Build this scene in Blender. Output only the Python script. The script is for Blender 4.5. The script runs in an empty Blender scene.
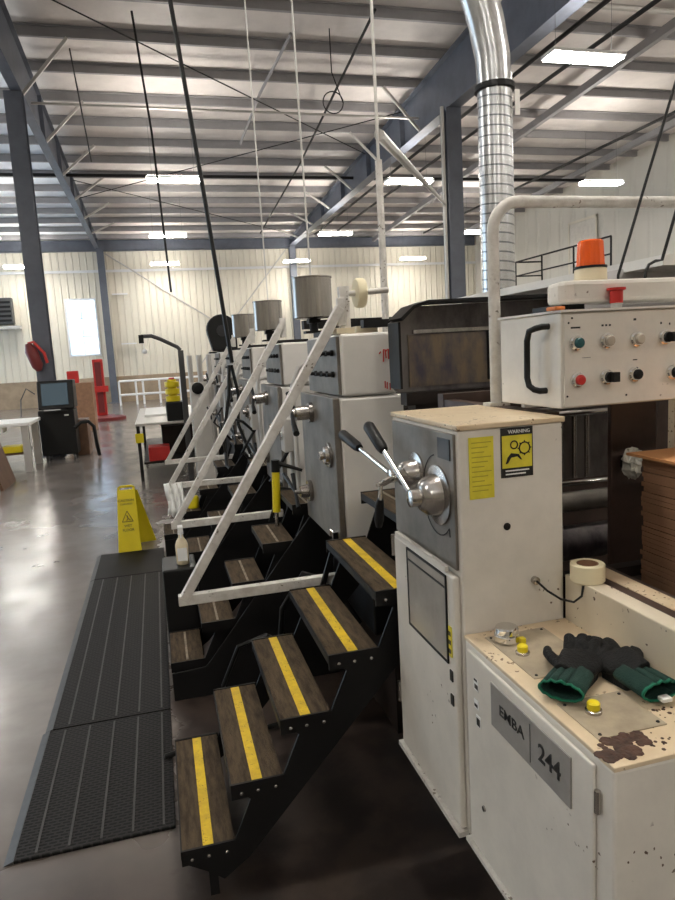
import bpy, bmesh, math, random
from mathutils import Vector, Matrix
random.seed(7)
S = bpy.context.scene
COL = S.collection
PI = math.pi

# ---------------------------------------------------------------- materials
def mat(name, col, rough=.5, metal=0., noise=0., nscale=6., col2=None, bump=0., bscale=40., emit=0., spec=.5, coat=0., trans=0., alpha=1., rnoise=0., stretch=(1,1,1)):
    m = bpy.data.materials.new(name); m.use_nodes = True
    nt = m.node_tree; b = nt.nodes['Principled BSDF']
    def s(k, v):
        if k in b.inputs: b.inputs[k].default_value = v
    s('Base Color', (*col, 1)); s('Roughness', rough); s('Metallic', metal); s('Specular IOR Level', spec)
    s('Coat Weight', coat); s('Transmission Weight', trans); s('Alpha', alpha)
    if emit:
        s('Emission Color', (*col, 1)); s('Emission Strength', emit)
    if noise or col2 or bump or rnoise:
        tc = nt.nodes.new('ShaderNodeTexCoord'); mp = nt.nodes.new('ShaderNodeMapping')
        mp.inputs['Scale'].default_value = stretch
        nt.links.new(tc.outputs['Object'], mp.inputs['Vector'])
        n = nt.nodes.new('ShaderNodeTexNoise'); n.inputs['Scale'].default_value = nscale; n.inputs['Detail'].default_value = 6
        n.inputs['Roughness'].default_value = .65
        nt.links.new(mp.outputs[0], n.inputs['Vector'])
        if noise or col2:
            r = nt.nodes.new('ShaderNodeValToRGB')
            c2 = col2 if col2 else tuple(c*(1-noise) for c in col)
            r.color_ramp.elements[0].position = .35; r.color_ramp.elements[0].color = (*c2, 1)
            r.color_ramp.elements[1].position = .62; r.color_ramp.elements[1].color = (*col, 1)
            nt.links.new(n.outputs['Fac'], r.inputs['Fac']); nt.links.new(r.outputs['Color'], b.inputs['Base Color'])
        if rnoise:
            mr = nt.nodes.new('ShaderNodeMapRange'); mr.inputs['To Min'].default_value = max(0.02, rough-rnoise); mr.inputs['To Max'].default_value = min(1, rough+rnoise)
            nt.links.new(n.outputs['Fac'], mr.inputs['Value']); nt.links.new(mr.outputs[0], b.inputs['Roughness'])
        if bump:
            n2 = nt.nodes.new('ShaderNodeTexNoise'); n2.inputs['Scale'].default_value = bscale; n2.inputs['Detail'].default_value = 3
            nt.links.new(mp.outputs[0], n2.inputs['Vector'])
            bp = nt.nodes.new('ShaderNodeBump'); bp.inputs['Strength'].default_value = bump; bp.inputs['Distance'].default_value = .01
            nt.links.new(n2.outputs['Fac'], bp.inputs['Height']); nt.links.new(bp.outputs[0], b.inputs['Normal'])
    return m

def mixcol(nt, fac, a, b):
    m = nt.nodes.new('ShaderNodeMix'); m.data_type = 'RGBA'
    if isinstance(fac, (int, float)): m.inputs[0].default_value = fac
    else: nt.links.new(fac, m.inputs[0])
    for i, v in ((6, a), (7, b)):
        if isinstance(v, tuple): m.inputs[i].default_value = (*v, 1)
        else: nt.links.new(v, m.inputs[i])
    return m.outputs[2]
def specks(m, scale, size, thr, col=(.10,.06,.035), nsc=14):
    # sparse paint chips and dirt specks
    nt = m.node_tree; b = nt.nodes['Principled BSDF']; src = b.inputs['Base Color'].links[0].from_socket
    tc = nt.nodes.new('ShaderNodeTexCoord'); vo = nt.nodes.new('ShaderNodeTexVoronoi'); vo.inputs['Scale'].default_value = scale
    nz = nt.nodes.new('ShaderNodeTexNoise'); nz.inputs['Scale'].default_value = scale*1.5
    mv = nt.nodes.new('ShaderNodeMix'); mv.data_type = 'VECTOR'; mv.inputs[0].default_value = .02
    nt.links.new(tc.outputs['Object'], nz.inputs['Vector']); nt.links.new(tc.outputs['Object'], mv.inputs[4]); nt.links.new(nz.outputs['Color'], mv.inputs[5])
    nt.links.new(mv.outputs[1], vo.inputs['Vector'])
    a = nt.nodes.new('ShaderNodeMapRange'); a.inputs['From Min'].default_value = size+.03; a.inputs['From Max'].default_value = size
    nt.links.new(vo.outputs['Distance'], a.inputs['Value'])
    n = nt.nodes.new('ShaderNodeTexNoise'); n.inputs['Scale'].default_value = nsc; n.inputs['Detail'].default_value = 3; nt.links.new(tc.outputs['Object'], n.inputs['Vector'])
    c = nt.nodes.new('ShaderNodeMapRange'); c.inputs['From Min'].default_value = thr; c.inputs['From Max'].default_value = thr+.04; nt.links.new(n.outputs['Fac'], c.inputs['Value'])
    mu = nt.nodes.new('ShaderNodeMath'); mu.operation = 'MULTIPLY'; nt.links.new(a.outputs[0], mu.inputs[0]); nt.links.new(c.outputs[0], mu.inputs[1])
    nt.links.new(mixcol(nt, mu.outputs[0], src, col), b.inputs['Base Color'])

def ribbed(name, col, axis='X', period=.3, rough=.45, depth=.02, noise=.05):
    m = mat(name, col, rough, noise=noise, nscale=.8)
    nt = m.node_tree; b = nt.nodes['Principled BSDF']
    tc = nt.nodes.new('ShaderNodeTexCoord'); sp = nt.nodes.new('ShaderNodeSeparateXYZ')
    nt.links.new(tc.outputs['Object'], sp.inputs[0])
    a = nt.nodes.new('ShaderNodeMath'); a.operation = 'MULTIPLY'; a.inputs[1].default_value = 2*PI/period
    nt.links.new(sp.outputs[axis], a.inputs[0])
    c = nt.nodes.new('ShaderNodeMath'); c.operation = 'SINE'; nt.links.new(a.outputs[0], c.inputs[0])
    p = nt.nodes.new('ShaderNodeMapRange'); p.inputs['From Min'].default_value = .55; p.inputs['From Max'].default_value = .95
    nt.links.new(c.outputs[0], p.inputs['Value'])
    bp = nt.nodes.new('ShaderNodeBump'); bp.inputs['Strength'].default_value = 1; bp.inputs['Distance'].default_value = depth
    nt.links.new(p.outputs[0], bp.inputs['Height']); nt.links.new(bp.outputs[0], b.inputs['Normal'])
    return m

M = {}
M['cream'] = mat('cream_machine_paint', (.76,.72,.65), .42, noise=.16, nscale=3.5, bump=.05, bscale=60)
M['creamtop'] = mat('oily_cream_top', (.72,.60,.42), .35, col2=(.60,.46,.30), nscale=4)
M['white'] = mat('white_unit_paint', (.78,.755,.71), .45, noise=.1, nscale=3)
M['plate'] = mat('dull_steel_plate', (.25,.225,.195), .45, metal=.4, noise=.45, nscale=5)
M['steel'] = mat('brushed_steel', (.55,.52,.49), .25, metal=.95, noise=.4, nscale=14, stretch=(1,1,.08))
M['chrome'] = mat('chrome', (.78,.77,.75), .12, metal=1)
M['galv'] = mat('galvanised_duct', (.66,.67,.68), .25, metal=.9, noise=.25, nscale=9)
M['blk'] = mat('black_painted_steel', (.0065,.006,.006), .48, spec=.3, noise=.35, nscale=4, bump=.05)
M['blkp'] = mat('black_plastic', (.008,.008,.008), .45, spec=.3)
M['rub'] = mat('black_rubber', (.02,.02,.021), .6, bump=.1)
M['dark'] = mat('greasy_dark_machine', (.028,.02,.017), .5, spec=.3, noise=.5, nscale=6)
M['brown'] = mat('dark_brown_frame', (.085,.052,.040), .45, noise=.4, nscale=5)
M['tread'] = mat('worn_brown_tread', (.095,.068,.042), .8, spec=.15, col2=(.042,.030,.019), nscale=9, stretch=(6,1,1), bump=.4, bscale=90)
M['yel'] = mat('yellow_stripe', (.72,.50,.02), .55, col2=(.52,.34,.02), nscale=14)
M['worn'] = mat('worn_pale_line', (.30,.25,.18), .7, noise=.5, nscale=20)
M['yelp'] = mat('yellow_plastic', (.75,.60,.01), .4, noise=.08)
M['yelsign'] = mat('yellow_label', (.78,.68,.05), .5, noise=.15, nscale=20)
M['rail'] = mat('chipped_white_rail', (.68,.66,.62), .45, col2=(.52,.49,.45), nscale=18)
M['blue'] = mat('blue_grey_steel', (.115,.128,.16), .5, noise=.25, nscale=2)
M['grey'] = mat('grey_purlin', (.29,.28,.285), .5, noise=.15, nscale=1.5)
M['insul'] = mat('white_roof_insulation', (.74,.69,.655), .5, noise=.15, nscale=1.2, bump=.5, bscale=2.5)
M['insul_daylit'] = mat('shiny_daylit_insulation', (.82,.86,.92), .3, noise=.15, nscale=1.2, bump=.5, bscale=2.5)  # shiny left bay, with bluish daylight put into the base colour
M['lamp'] = mat('lit_diffuser', (1,.955,.88), .5, emit=30)
M['uplight'] = mat('added_uplight_glow', (1,.94,.86), .5, emit=19)  # upward glow added to brighten the ceiling
M['fix'] = mat('white_fixture', (.8,.8,.8), .5)
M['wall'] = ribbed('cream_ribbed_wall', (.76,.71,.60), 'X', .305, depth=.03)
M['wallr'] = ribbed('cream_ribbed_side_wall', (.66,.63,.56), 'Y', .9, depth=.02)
M['ply'] = mat('plywood_wainscot', (.40,.30,.20), .6, noise=.3, nscale=2)
M['rib'] = mat('worn_rib', (.05,.046,.044), .5, noise=.4, nscale=12)
M['red'] = mat('red_paint', (.55,.025,.02), .4, noise=.15)
M['dred'] = mat('dark_red', (.17,.02,.02), .4)
M['orange'] = mat('orange_lens', (.95,.13,.012), .18, spec=.7)
M['beige'] = mat('beige_plastic', (.78,.68,.48), .5)
M['tape'] = mat('masking_tape', (.80,.72,.50), .6)
M['green'] = mat('green_hem', (.0,.13,.07), .8)
M['dgreen'] = mat('green_knit', (.006,.035,.026), .9, bump=.5, bscale=300)
M['glove'] = mat('black_nitrile_glove', (.010,.010,.010), .7, spec=.25, bump=.5, bscale=200, noise=.3, nscale=20)
M['ink'] = mat('ink_stained_steel', (.22,.20,.19), .36, metal=.3, col2=(.05,.04,.045), nscale=5, stretch=(1,1,.5))
M['ink2'] = mat('ink_smeared_panel', (.26,.20,.13), .3, metal=.2, col2=(.10,.09,.115), nscale=9, stretch=(1.6,1,.6))
M['card'] = mat('cardboard', (.30,.16,.09), .8, noise=.25, nscale=12)
M['cardt'] = mat('cardboard_top', (.62,.30,.12), .75, noise=.1)
M['rust'] = mat('rusty_grime', (.085,.040,.025), .7, noise=.6, nscale=30, bump=.8, bscale=60)
M['alu'] = mat('aluminium_nameplate', (.33,.315,.295), .45, metal=.15, noise=.1, nscale=30)
M['blklbl'] = mat('black_label', (.02,.02,.02), .4)
M['glassy'] = mat('reflection_toned_glass', (.44,.41,.37), .14, noise=.25, nscale=4)  # reflection in the door glass is put into this pale colour
M['paper'] = mat('white_paper', (.85,.85,.83), .6)
M['screen'] = mat('dim_screen', (.03,.045,.055), .08, emit=.35)
M['wire'] = mat('grey_cable', (.06,.06,.06), .5)
M['conduit'] = mat('pale_conduit', (.55,.53,.50), .4, metal=.3)
M['wood'] = mat('brown_board', (.17,.09,.05), .6, noise=.3)
specks(M['cream'], 45, .13, .60, nsc=5); specks(M['creamtop'], 60, .22, .50, (.20,.12,.06), 9); specks(M['rail'], 60, .3, .55, (.22,.19,.16), 12); specks(M['yel'], 120, .25, .52, (.08,.06,.03), 25)

def mixcol(nt, fac, a, b):
    m = nt.nodes.new('ShaderNodeMix'); m.data_type = 'RGBA'
    if isinstance(fac, (int, float)): m.inputs[0].default_value = fac
    else: nt.links.new(fac, m.inputs[0])
    for i, v in ((6, a), (7, b)):
        if isinstance(v, tuple): m.inputs[i].default_value = (*v, 1)
        else: nt.links.new(v, m.inputs[i])
    return m.outputs[2]

def floor_mat():
    m = bpy.data.materials.new('polished_concrete'); m.use_nodes = True
    nt = m.node_tree; b = nt.nodes['Principled BSDF']; L = nt.links.new
    tc = nt.nodes.new('ShaderNodeNewGeometry')
    def noise(sc, det=5, rough=.6):
        n = nt.nodes.new('ShaderNodeTexNoise'); n.inputs['Scale'].default_value = sc; n.inputs['Detail'].default_value = det
        n.inputs['Roughness'].default_value = rough; L(tc.outputs['Position'], n.inputs['Vector']); return n.outputs['Fac']
    def mr(v, a, b_, c=0, d=1):
        r = nt.nodes.new('ShaderNodeMapRange'); r.inputs['From Min'].default_value = a; r.inputs['From Max'].default_value = b_
        r.inputs['To Min'].default_value = c; r.inputs['To Max'].default_value = d; r.interpolation_type = 'SMOOTHSTEP'
        L(v, r.inputs['Value']); return r.outputs[0]
    def ma(op, a, b_):
        n = nt.nodes.new('ShaderNodeMath'); n.operation = op
        for i, v in enumerate((a, b_)):
            if isinstance(v, (int, float)): n.inputs[i].default_value = v
            else: L(v, n.inputs[i])
        return n.outputs[0]
    big = noise(.7); fine = noise(6); speck = noise(40, 2)
    c = mixcol(nt, mr(big, .35, .65), (.15,.128,.113), (.215,.188,.168))
    c = mixcol(nt, mr(fine, .4, .8, 0, .3), c, (.13,.11,.10))
    sp = nt.nodes.new('ShaderNodeSeparateXYZ'); L(tc.outputs['Position'], sp.inputs[0])
    # oil-darkened strip beside and under the machine
    xx = ma('ADD', sp.outputs[0], ma('MULTIPLY', ma('SUBTRACT', fine, .5), .35))
    oil = mr(xx, -.16, .0)
    oily = mr(sp.outputs[1], 9, 6.5)
    oil = ma('MULTIPLY', oil, oily)
    near = ma('MULTIPLY', mr(ma('ADD', sp.outputs[1], ma('MULTIPLY', big, .5)), 3.1, 2.3), mr(sp.outputs[0], -2.2, -.7))
    oil = ma('MAXIMUM', oil, ma('MULTIPLY', near, .8))
    dirt = mixcol(nt, mr(fine, .4, .6), (.018,.0115,.009), (.043,.029,.022))
    c = mixcol(nt, oil, c, dirt)
    L(c, b.inputs['Base Color'])
    ro = ma('ADD', mr(noise(1.6, 2), .3, .7, .17, .27), ma('MULTIPLY', oil, .14)); L(ro, b.inputs['Roughness'])
    b.inputs['Specular IOR Level'].default_value = 1.0
    bp = nt.nodes.new('ShaderNodeBump'); bp.inputs['Strength'].default_value = .10; bp.inputs['Distance'].default_value = .02
    L(noise(1.3, 1), bp.inputs['Height']); L(bp.outputs[0], b.inputs['Normal'])
    return m
M['floor'] = floor_mat()

# ---------------------------------------------------------------- geometry builder
class G:
    def __init__(s): s.bm = bmesh.new()
    def box(s, x0, x1, y0, y1, z0, z1):
        vs = [s.bm.verts.new((x, y, z)) for x in (x0, x1) for y in (y0, y1) for z in (z0, z1)]
        for f in ((0,1,3,2),(4,6,7,5),(0,4,5,1),(2,3,7,6),(0,2,6,4),(1,5,7,3)): s.bm.faces.new([vs[i] for i in f])
        return s
    def prism(s, pts, axis, a0, a1):
        # pts: 2D outline in the two other axes (order x,y,z without axis)
        def v(p, a):
            if axis == 'y': return (p[0], a, p[1])
            if axis == 'x': return (a, p[0], p[1])
            return (p[0], p[1], a)
        A = [s.bm.verts.new(v(p, a0)) for p in pts]; B = [s.bm.verts.new(v(p, a1)) for p in pts]
        n = len(pts)
        s.bm.faces.new(A); s.bm.faces.new(B[::-1])
        for i in range(n): s.bm.faces.new((A[i], B[i], B[(i+1) % n], A[(i+1) % n]))
        return s
    def sweep(s, pts, radii, seg=12, cap=True, flat=1.0):
        pts = [Vector(p) for p in pts]
        if not hasattr(radii, '__len__'): radii = [radii]*len(pts)
        n = len(pts); T = []
        for i in range(n):
            a = pts[max(0, i-1)]; b = pts[min(n-1, i+1)]; t = (b-a)
            if t.length < 1e-7: t = T[-1] if T else Vector((0,0,1))
            T.append(t.normalized())
        u = T[0].orthogonal().normalized(); rings = []
        for i in range(n):
            if i: 
                u = (u - T[i]*u.dot(T[i]))
                u = u.normalized() if u.length > 1e-6 else T[i].orthogonal().normalized()
            w = T[i].cross(u)
            rings.append([s.bm.verts.new(pts[i] + (u*math.cos(2*PI*k/seg) + w*math.sin(2*PI*k/seg)*flat)*radii[i]) for k in range(seg)])
        for i in range(n-1):
            for k in range(seg):
                s.bm.faces.new((rings[i][k], rings[i][(k+1) % seg], rings[i+1][(k+1) % seg], rings[i+1][k]))
        if cap:
            s.bm.faces.new(rings[0][::-1]); s.bm.faces.new(rings[-1])
        return s
    def cyl(s, p0, p1, r, r1=None, seg=20): return s.sweep([p0, p1], [r, r if r1 is None else r1], seg)
    def lathe(s, c, axis, prof, seg=28):
        # prof: list of (radius, distance along axis)
        c = Vector(c); ax = Vector(axis).normalized(); u = ax.orthogonal().normalized(); w = ax.cross(u); rings = []
        for r, h in prof:
            r = max(r, 1e-5)
            rings.append([s.bm.verts.new(c + ax*h + (u*math.cos(2*PI*k/seg) + w*math.sin(2*PI*k/seg))*r) for k in range(seg)])
        for i in range(len(rings)-1):
            for k in range(seg): s.bm.faces.new((rings[i][k], rings[i][(k+1) % seg], rings[i+1][(k+1) % seg], rings[i+1][k]))
        s.bm.faces.new(rings[0][::-1]); s.bm.faces.new(rings[-1])
        return s
    def bar(s, p0, p1, w, h):
        p0 = Vector(p0); p1 = Vector(p1); t = (p1-p0).normalized()
        up = Vector((0,1,0)) if abs(t.y) < .9 else Vector((0,0,1))
        a = t.cross(up).normalized()*w/2; b = t.cross(a).normalized()*h/2
        A = [s.bm.verts.new(p + i*a + j*b) for p in (p0, p1) for i, j in ((-1,-1),(1,-1),(1,1),(-1,1))]
        for f in ((3,2,1,0),(4,5,6,7),(0,1,5,4),(1,2,6,5),(2,3,7,6),(3,0,4,7)): s.bm.faces.new([A[i] for i in f])
        return s
    def ball(s, c, r, sc=(1,1,1), rot=None, seg=20):
        r_ = bmesh.ops.create_uvsphere(s.bm, u_segments=seg, v_segments=seg//2+2, radius=r)
        mm = Matrix.Translation(Vector(c)) @ (rot.to_4x4() if rot else Matrix()) @ Matrix.Diagonal((*sc, 1))
        bmesh.ops.transform(s.bm, matrix=mm, verts=r_['verts']); return s
    def build(s, name, m, parent=None, bevel=0, smooth=False):
        bmesh.ops.recalc_face_normals(s.bm, faces=s.bm.faces)
        off = wloc(parent) if parent else None
        if parent is None:
            cs = [v.co for v in s.bm.verts]
            off = Vector((sum(c.x for c in cs)/len(cs), sum(c.y for c in cs)/len(cs), min(c.z for c in cs)))
        for v in s.bm.verts: v.co -= off
        me = bpy.data.meshes.new(name); s.bm.to_mesh(me); s.bm.free()
        me.materials.append(M[m] if isinstance(m, str) else m)
        o = bpy.data.objects.new(name, me); COL.objects.link(o)
        if parent: o.parent = parent
        else: o.location = off
        if smooth:
            for p in me.polygons: p.use_smooth = True
            md = o.modifiers.new('es', 'EDGE_SPLIT'); md.split_angle = math.radians(40)
        if bevel:
            md = o.modifiers.new('bv', 'BEVEL'); md.width = bevel; md.segments = 2; md.limit_method = 'ANGLE'; md.angle_limit = math.radians(40)
        return o
def wloc(o):
    v = Vector((0,0,0))
    while o: v += o.location; o = o.parent
    return v
def tag(o, label=None, cat=None, group=None, kind=None):
    if label: o['label'] = label
    if cat: o['category'] = cat
    if group: o['group'] = group
    if kind: o['kind'] = kind
    return o
def thing(name, loc, label, cat, group=None):
    o = bpy.data.objects.new(name, None); o.empty_display_size = .1; COL.objects.link(o); o.location = loc
    return tag(o, label, cat, group)
def struct(o): o['kind'] = 'structure'; return o
def dup(root, loc):
    c = root.copy(); COL.objects.link(c); c.location = loc
    for ch in list(root.children):
        d = ch.copy(); COL.objects.link(d); d.parent = c
        for g in ch.children:
            e = g.copy(); COL.objects.link(e); e.parent = d
    return c
FONT = None
def text(s, size, mtx, m, parent, name='lettering', ext=.0008, bold=0.):
    cu = bpy.data.curves.new('t', 'FONT'); cu.body = s; cu.size = size; cu.extrude = ext; cu.offset = bold
    cu.align_x = 'CENTER'; cu.align_y = 'CENTER'
    ob = bpy.data.objects.new('t', cu); COL.objects.link(ob)
    dg = bpy.context.evaluated_depsgraph_get(); dg.update()
    me = bpy.data.meshes.new_from_object(ob.evaluated_get(dg))
    bpy.data.objects.remove(ob); me.transform(mtx)
    off = wloc(parent); me.transform(Matrix.Translation(-off))
    me.materials.clear(); me.materials.append(M[m])
    o = bpy.data.objects.new(name, me); COL.objects.link(o); o.parent = parent
    return o
def frame(origin, right, up):
    r = Vector(right).normalized(); u = Vector(up).normalized(); n = r.cross(u)
    m = Matrix((r, u, n)).transposed().to_4x4(); m.translation = Vector(origin); return m

# ---------------------------------------------------------------- camera
R = ((.96437779,-.09047402,.24857579),(-.2586049,-.12469716,.95790089),(-.05566845,-.98806127,-.1436522))
cam = bpy.data.cameras.new('camera'); co = bpy.data.objects.new('camera', cam); COL.objects.link(co)
mm = Matrix(((R[0][0],-R[0][1],-R[0][2],0),(R[1][0],-R[1][1],-R[1][2],0),(R[2][0],-R[2][1],-R[2][2],1.8),(0,0,0,1)))
co.matrix_world = mm
cam.lens = 27.04; cam.sensor_width = 36; cam.sensor_fit = 'AUTO'; cam.clip_start = .05; cam.clip_end = 200
S.camera = co

# ---------------------------------------------------------------- building shell
YF, XL, XR, YB = 34.0, -13.0, 17.0, -13.0
def ceil(y): return 7.6 + (YF-y)*.045
struct(G().box(XL, XR, YB, YF, -.2, 0).build('floor', 'floor'))
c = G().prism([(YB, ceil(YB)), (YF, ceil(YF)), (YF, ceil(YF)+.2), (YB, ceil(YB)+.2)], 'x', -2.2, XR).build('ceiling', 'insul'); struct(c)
c = G().prism([(YB, ceil(YB)), (YF, ceil(YF)), (YF, ceil(YF)+.2), (YB, ceil(YB)+.2)], 'x', XL, -2.2).build('ceiling', 'insul_daylit'); struct(c)  # left bay, daylight tint carried by its colour
# far wall with a window hole
wx0, wx1, wz0, wz1 = -3.75, -2.45, 2.3, 4.85
g = G(); H0, H1 = 0, 7.9
g.box(XL, wx0, YF, YF+.2, H0, H1).box(wx1, XR, YF, YF+.2, H0, H1).box(wx0, wx1, YF, YF+.2, H0, wz0).box(wx0, wx1, YF, YF+.2, wz1, H1)
struct(g.build('wall_back', 'wall'))
g = G().box(wx0-.06, wx0+.03, YF-.04, YF+.1, wz0-.06, wz1+.06).box(wx1-.03, wx1+.06, YF-.04, YF+.1, wz0-.06, wz1+.06)
g.box(wx0, wx1, YF-.04, YF+.1, wz0-.06, wz0+.03).box(wx0, wx1, YF-.04, YF+.1, wz1-.03, wz1+.06)
for k in (1, 2): g.box(wx0, wx1, YF+.02, YF+.06, wz0+k*(wz1-wz0)/3-.02, wz0+k*(wz1-wz0)/3+.02)
g.box((wx0+wx1)/2-.02, (wx0+wx1)/2+.02, YF+.02, YF+.06, wz0, wz1)
win = struct(g.build('window_1', 'fix'))
pm = mat('frosted_pane', (.8,.9,1.), .3, trans=1., spec=.5); M['pane'] = pm
G().box(wx0, wx1, YF+.035, YF+.045, wz0, wz1).build('window_pane', 'pane', win)
struct(G().box(XL, XR, YF-.06, YF, 0, 1.22).build('trim_1', 'ply'))
tag(struct(G().box(XL, XR, YF-.08, YF, 6.05, 6.16).build('trim_2', 'fix')))
# right wall, left wall with daylight opening, near wall
struct(G().box(XR, XR+.2, YB, YF, 0, 10).build('wall_right', 'wallr'))
g = G(); g.box(XL-.2, XL, YB, 14, 0, 10).box(XL-.2, XL, 28, YF, 0, 10).box(XL-.2, XL, 14, 28, 6, 10)
struct(g.build('wall_left', 'wallr'))
struct(G().box(XL, XR, YB-.2, YB, 0, 10.5).build('wall_front', 'wall'))
# door high on the right wall (outline above the landing)
d = struct(G().box(XR-.05, XR, 23.6, 25.3, 4.1, 6.4).build('door_1', 'cream', bevel=.01))
G().box(XR-.07, XR-.05, 23.5, 23.6, 4.1, 6.5).box(XR-.07, XR-.05, 25.3, 25.4, 4.1, 6.5).box(XR-.07, XR-.05, 23.5, 25.4, 6.4, 6.5).build('door_frame', 'wall', d)
# landing with railing and stair
la = thing('landing_railing', (16.4, 25.5, 0), 'dark steel railed landing high on the right wall behind the orange beacon', 'railing')
G().box(15.6, 17, 20.8, 27.6, 3.95, 4.08).build('platform', 'grey', la)
for y in (21, 23.2, 25.4, 27.5): G().cyl((15.7, y, 4.05), (15.7, y, 5.25), .035, seg=8).build('post', 'blk', la)
G().cyl((15.7, 21, 5.25), (15.7, 27.5, 5.25), .035, seg=8).cyl((15.7, 27.5, 5.25), (17, 27.5, 5.25), .035, seg=8).build('top_rail', 'blk', la)
G().cyl((15.7, 21, 4.65), (15.7, 27.5, 4.65), .03, seg=8).cyl((15.7, 27.5, 4.65), (17, 27.5, 4.65), .03, seg=8).build('middle_rail', 'blk', la)
for y in (21.2, 24.3, 27.3): G().cyl((15.7, y, 0), (15.7, y, 3.95), .05, seg=8).build('leg', 'blk', la)

# ---------------------------------------------------------------- steel frame
# purlins
def zsec(y, z):   # Z profile purlin in (y,z)
    t = .02; h = .2; w = .07
    return [(y-w, z), (y+t/2, z), (y+t/2, z-h+t), (y+w, z-h+t), (y+w, z-h), (y-t/2, z-h), (y-t/2, z-t), (y-w, z-t)]
ys = [33.2 - 1.5*i for i in range(16)]
p0 = None
g = G().prism(zsec(0, 0), 'x', XL+.1, XR-.1); P0 = g.build('roof_purlin', 'grey')
off = P0.location.copy()
for i, y in enumerate(ys):
    o = P0 if i == 0 else P0.copy()
    if i: COL.objects.link(o)
    o.location = (off.x, y + off.y, ceil(y) - .012 + off.z)
    tag(o, 'grey steel purlin crossing the roof under the pale insulation', 'beam', 'purlins under the roof')
def rafter(x, y0, y1, zb, d0, label, w=.2):
    # tapered I beam: bottom flange level zb, top just under the purlins
    r = thing('roof_rafter', (x, y1, zb), label, 'beam')
    top = lambda y: ceil(y) - .24
    G().prism([(y0, zb), (y1, zb), (y1, top(y1)), (y0, top(y0))], 'x', x-.012, x+.012).build('web', 'blue', r)
    G().box(x-w/2, x+w/2, y0, y1, zb-.02, zb).build('bottom_flange', 'blue', r)
    G().prism([(y0, top(y0)), (y1, top(y1)), (y1, top(y1)+.02), (y0, top(y0)+.02)], 'x', x-w/2, x+w/2).build('top_flange', 'blue', r)
    for i in range(6):
        y = y1 - .8 - i*3.0
        if y > y0+1:
            G().box(x-w/2, x+w/2, y-.006, y+.006, zb, top(y)).build('stiffener', 'blue', r)
    return r
def fbrace(x, y, zb, s, side):
    b = G().bar((x+.05*s, y, zb+.03), (x+1.0*s, y, ceil(y)-.22), .06, .06).build('flange_brace', 'conduit')
    tag(b, 'pale steel diagonal brace from the %s rafter up to a purlin' % side, 'brace', 'diagonal braces on the %s rafter' % side)
ra = rafter(-2.1, 8, YF-.3, 7.1, 1.2, 'dark blue-grey tapered roof beam on the left, sloping toward the far window')
rb = rafter(7.0, 8, YF-.3, 7.1, 1.2, 'dark blue-grey roof beam right of centre, running behind the spiral duct', .3)
for y in ys[2:14:2]:
    fbrace(-2.1, y, 7.1, 1, 'left'); 
for y in ys[1:13:2]:
    fbrace(7.0, y, 7.1, 1, 'right'); fbrace(7.0, y, 7.1, -1, 'right')
def column(x, y, h, w, d, label):
    c = thing('steel_column', (x, y, 0), label, 'column')
    G().box(x-w/2, x+w/2, y-d/2, y-d/2+.02, 0, h).build('flange', 'blue', c)
    G().box(x-w/2, x+w/2, y+d/2-.02, y+d/2, 0, h).build('flange', 'blue', c)
    G().box(x-.01, x+.01, y-d/2+.02, y+d/2-.02, 0, h).build('web', 'blue', c)
    G().box(x-w/2-.08, x+w/2+.08, y-d/2-.08, y+d/2+.08, 0, .025).build('base_plate', 'blue', c)
    return c
column(-2.17, 15, 7.08, .32, .32, 'dark blue-grey steel column standing behind the black computer cabinet')
column(6.98, 15, 7.08, .36, .36, 'dark blue-grey steel column seen just left of the spiral duct')
column(-1.98, YF-.35, 7.08, .3, .3, 'slim grey steel column on the far wall right of the window')
column(7.0, YF-.35, 7.08, .3, .3, 'far wall steel column under the end of the right roof beam')
G_ = thing('eave_girder', (2.5, YF-.4, 7.0), 'long dark blue-grey horizontal girder along the top of the far wall', 'beam')
G().box(-12.9, 16.9, YF-.19, YF-.17, 7.0, 7.45).build('web', 'blue', G_)
G().box(-12.9, 16.9, YF-.30, YF-.06, 6.98, 7.0).build('bottom_flange', 'blue', G_)
G().box(-12.9, 16.9, YF-.30, YF-.06, 7.45, 7.47).build('top_flange', 'blue', G_)
# wall girts and bracing
def rod(name, pts, r, m, label, cat, group=None, seg=8):
    o = G().sweep(pts, r, seg).build(name, m, smooth=True); return tag(o, label, cat, group)
rod('wall_brace', [(2.0, YF-.12, 1.4), (6.7, YF-.12, 6.9)], .03, 'conduit', 'thin diagonal brace on the far wall rising to the right', 'brace')
rod('wall_brace', [(6.2, YF-.1, 1.4), (-1.8, YF-.1, 6.9)], .03, 'conduit', 'thin diagonal brace on the far wall rising to the left', 'brace')
rod('sprinkler_pipe', [(-12.5, 22.8, 7.55), (16.5, 22.8, 7.55)], .05, 'blk', 'dark pipe crossing the whole roof beside the nearest ceiling light of the middle', 'pipe')
rod('roof_conduit', [(-2.1, 16.7, 7.5), (6.9, 16.7, 7.45)], .03, 'conduit', 'pale thin conduit crossing between the two roof beams', 'pipe')
rod('roof_conduit', [(-2.1, 12.6, 8.25), (12, 12.6, 8.3)], .06, 'conduit', 'pale conduit crossing at the very top of the picture', 'pipe')
for x, t in ((8.05, 'nearer the duct'), (8.95, 'second from the duct'), (13.7, 'nearest the right wall')):
    rod('sprinkler_pipe', [(x, 8, 7.5), (x, 33, 7.5)], .045, 'blk', 'dark overhead pipe running to the far wall, %s' % t, 'pipe')
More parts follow.
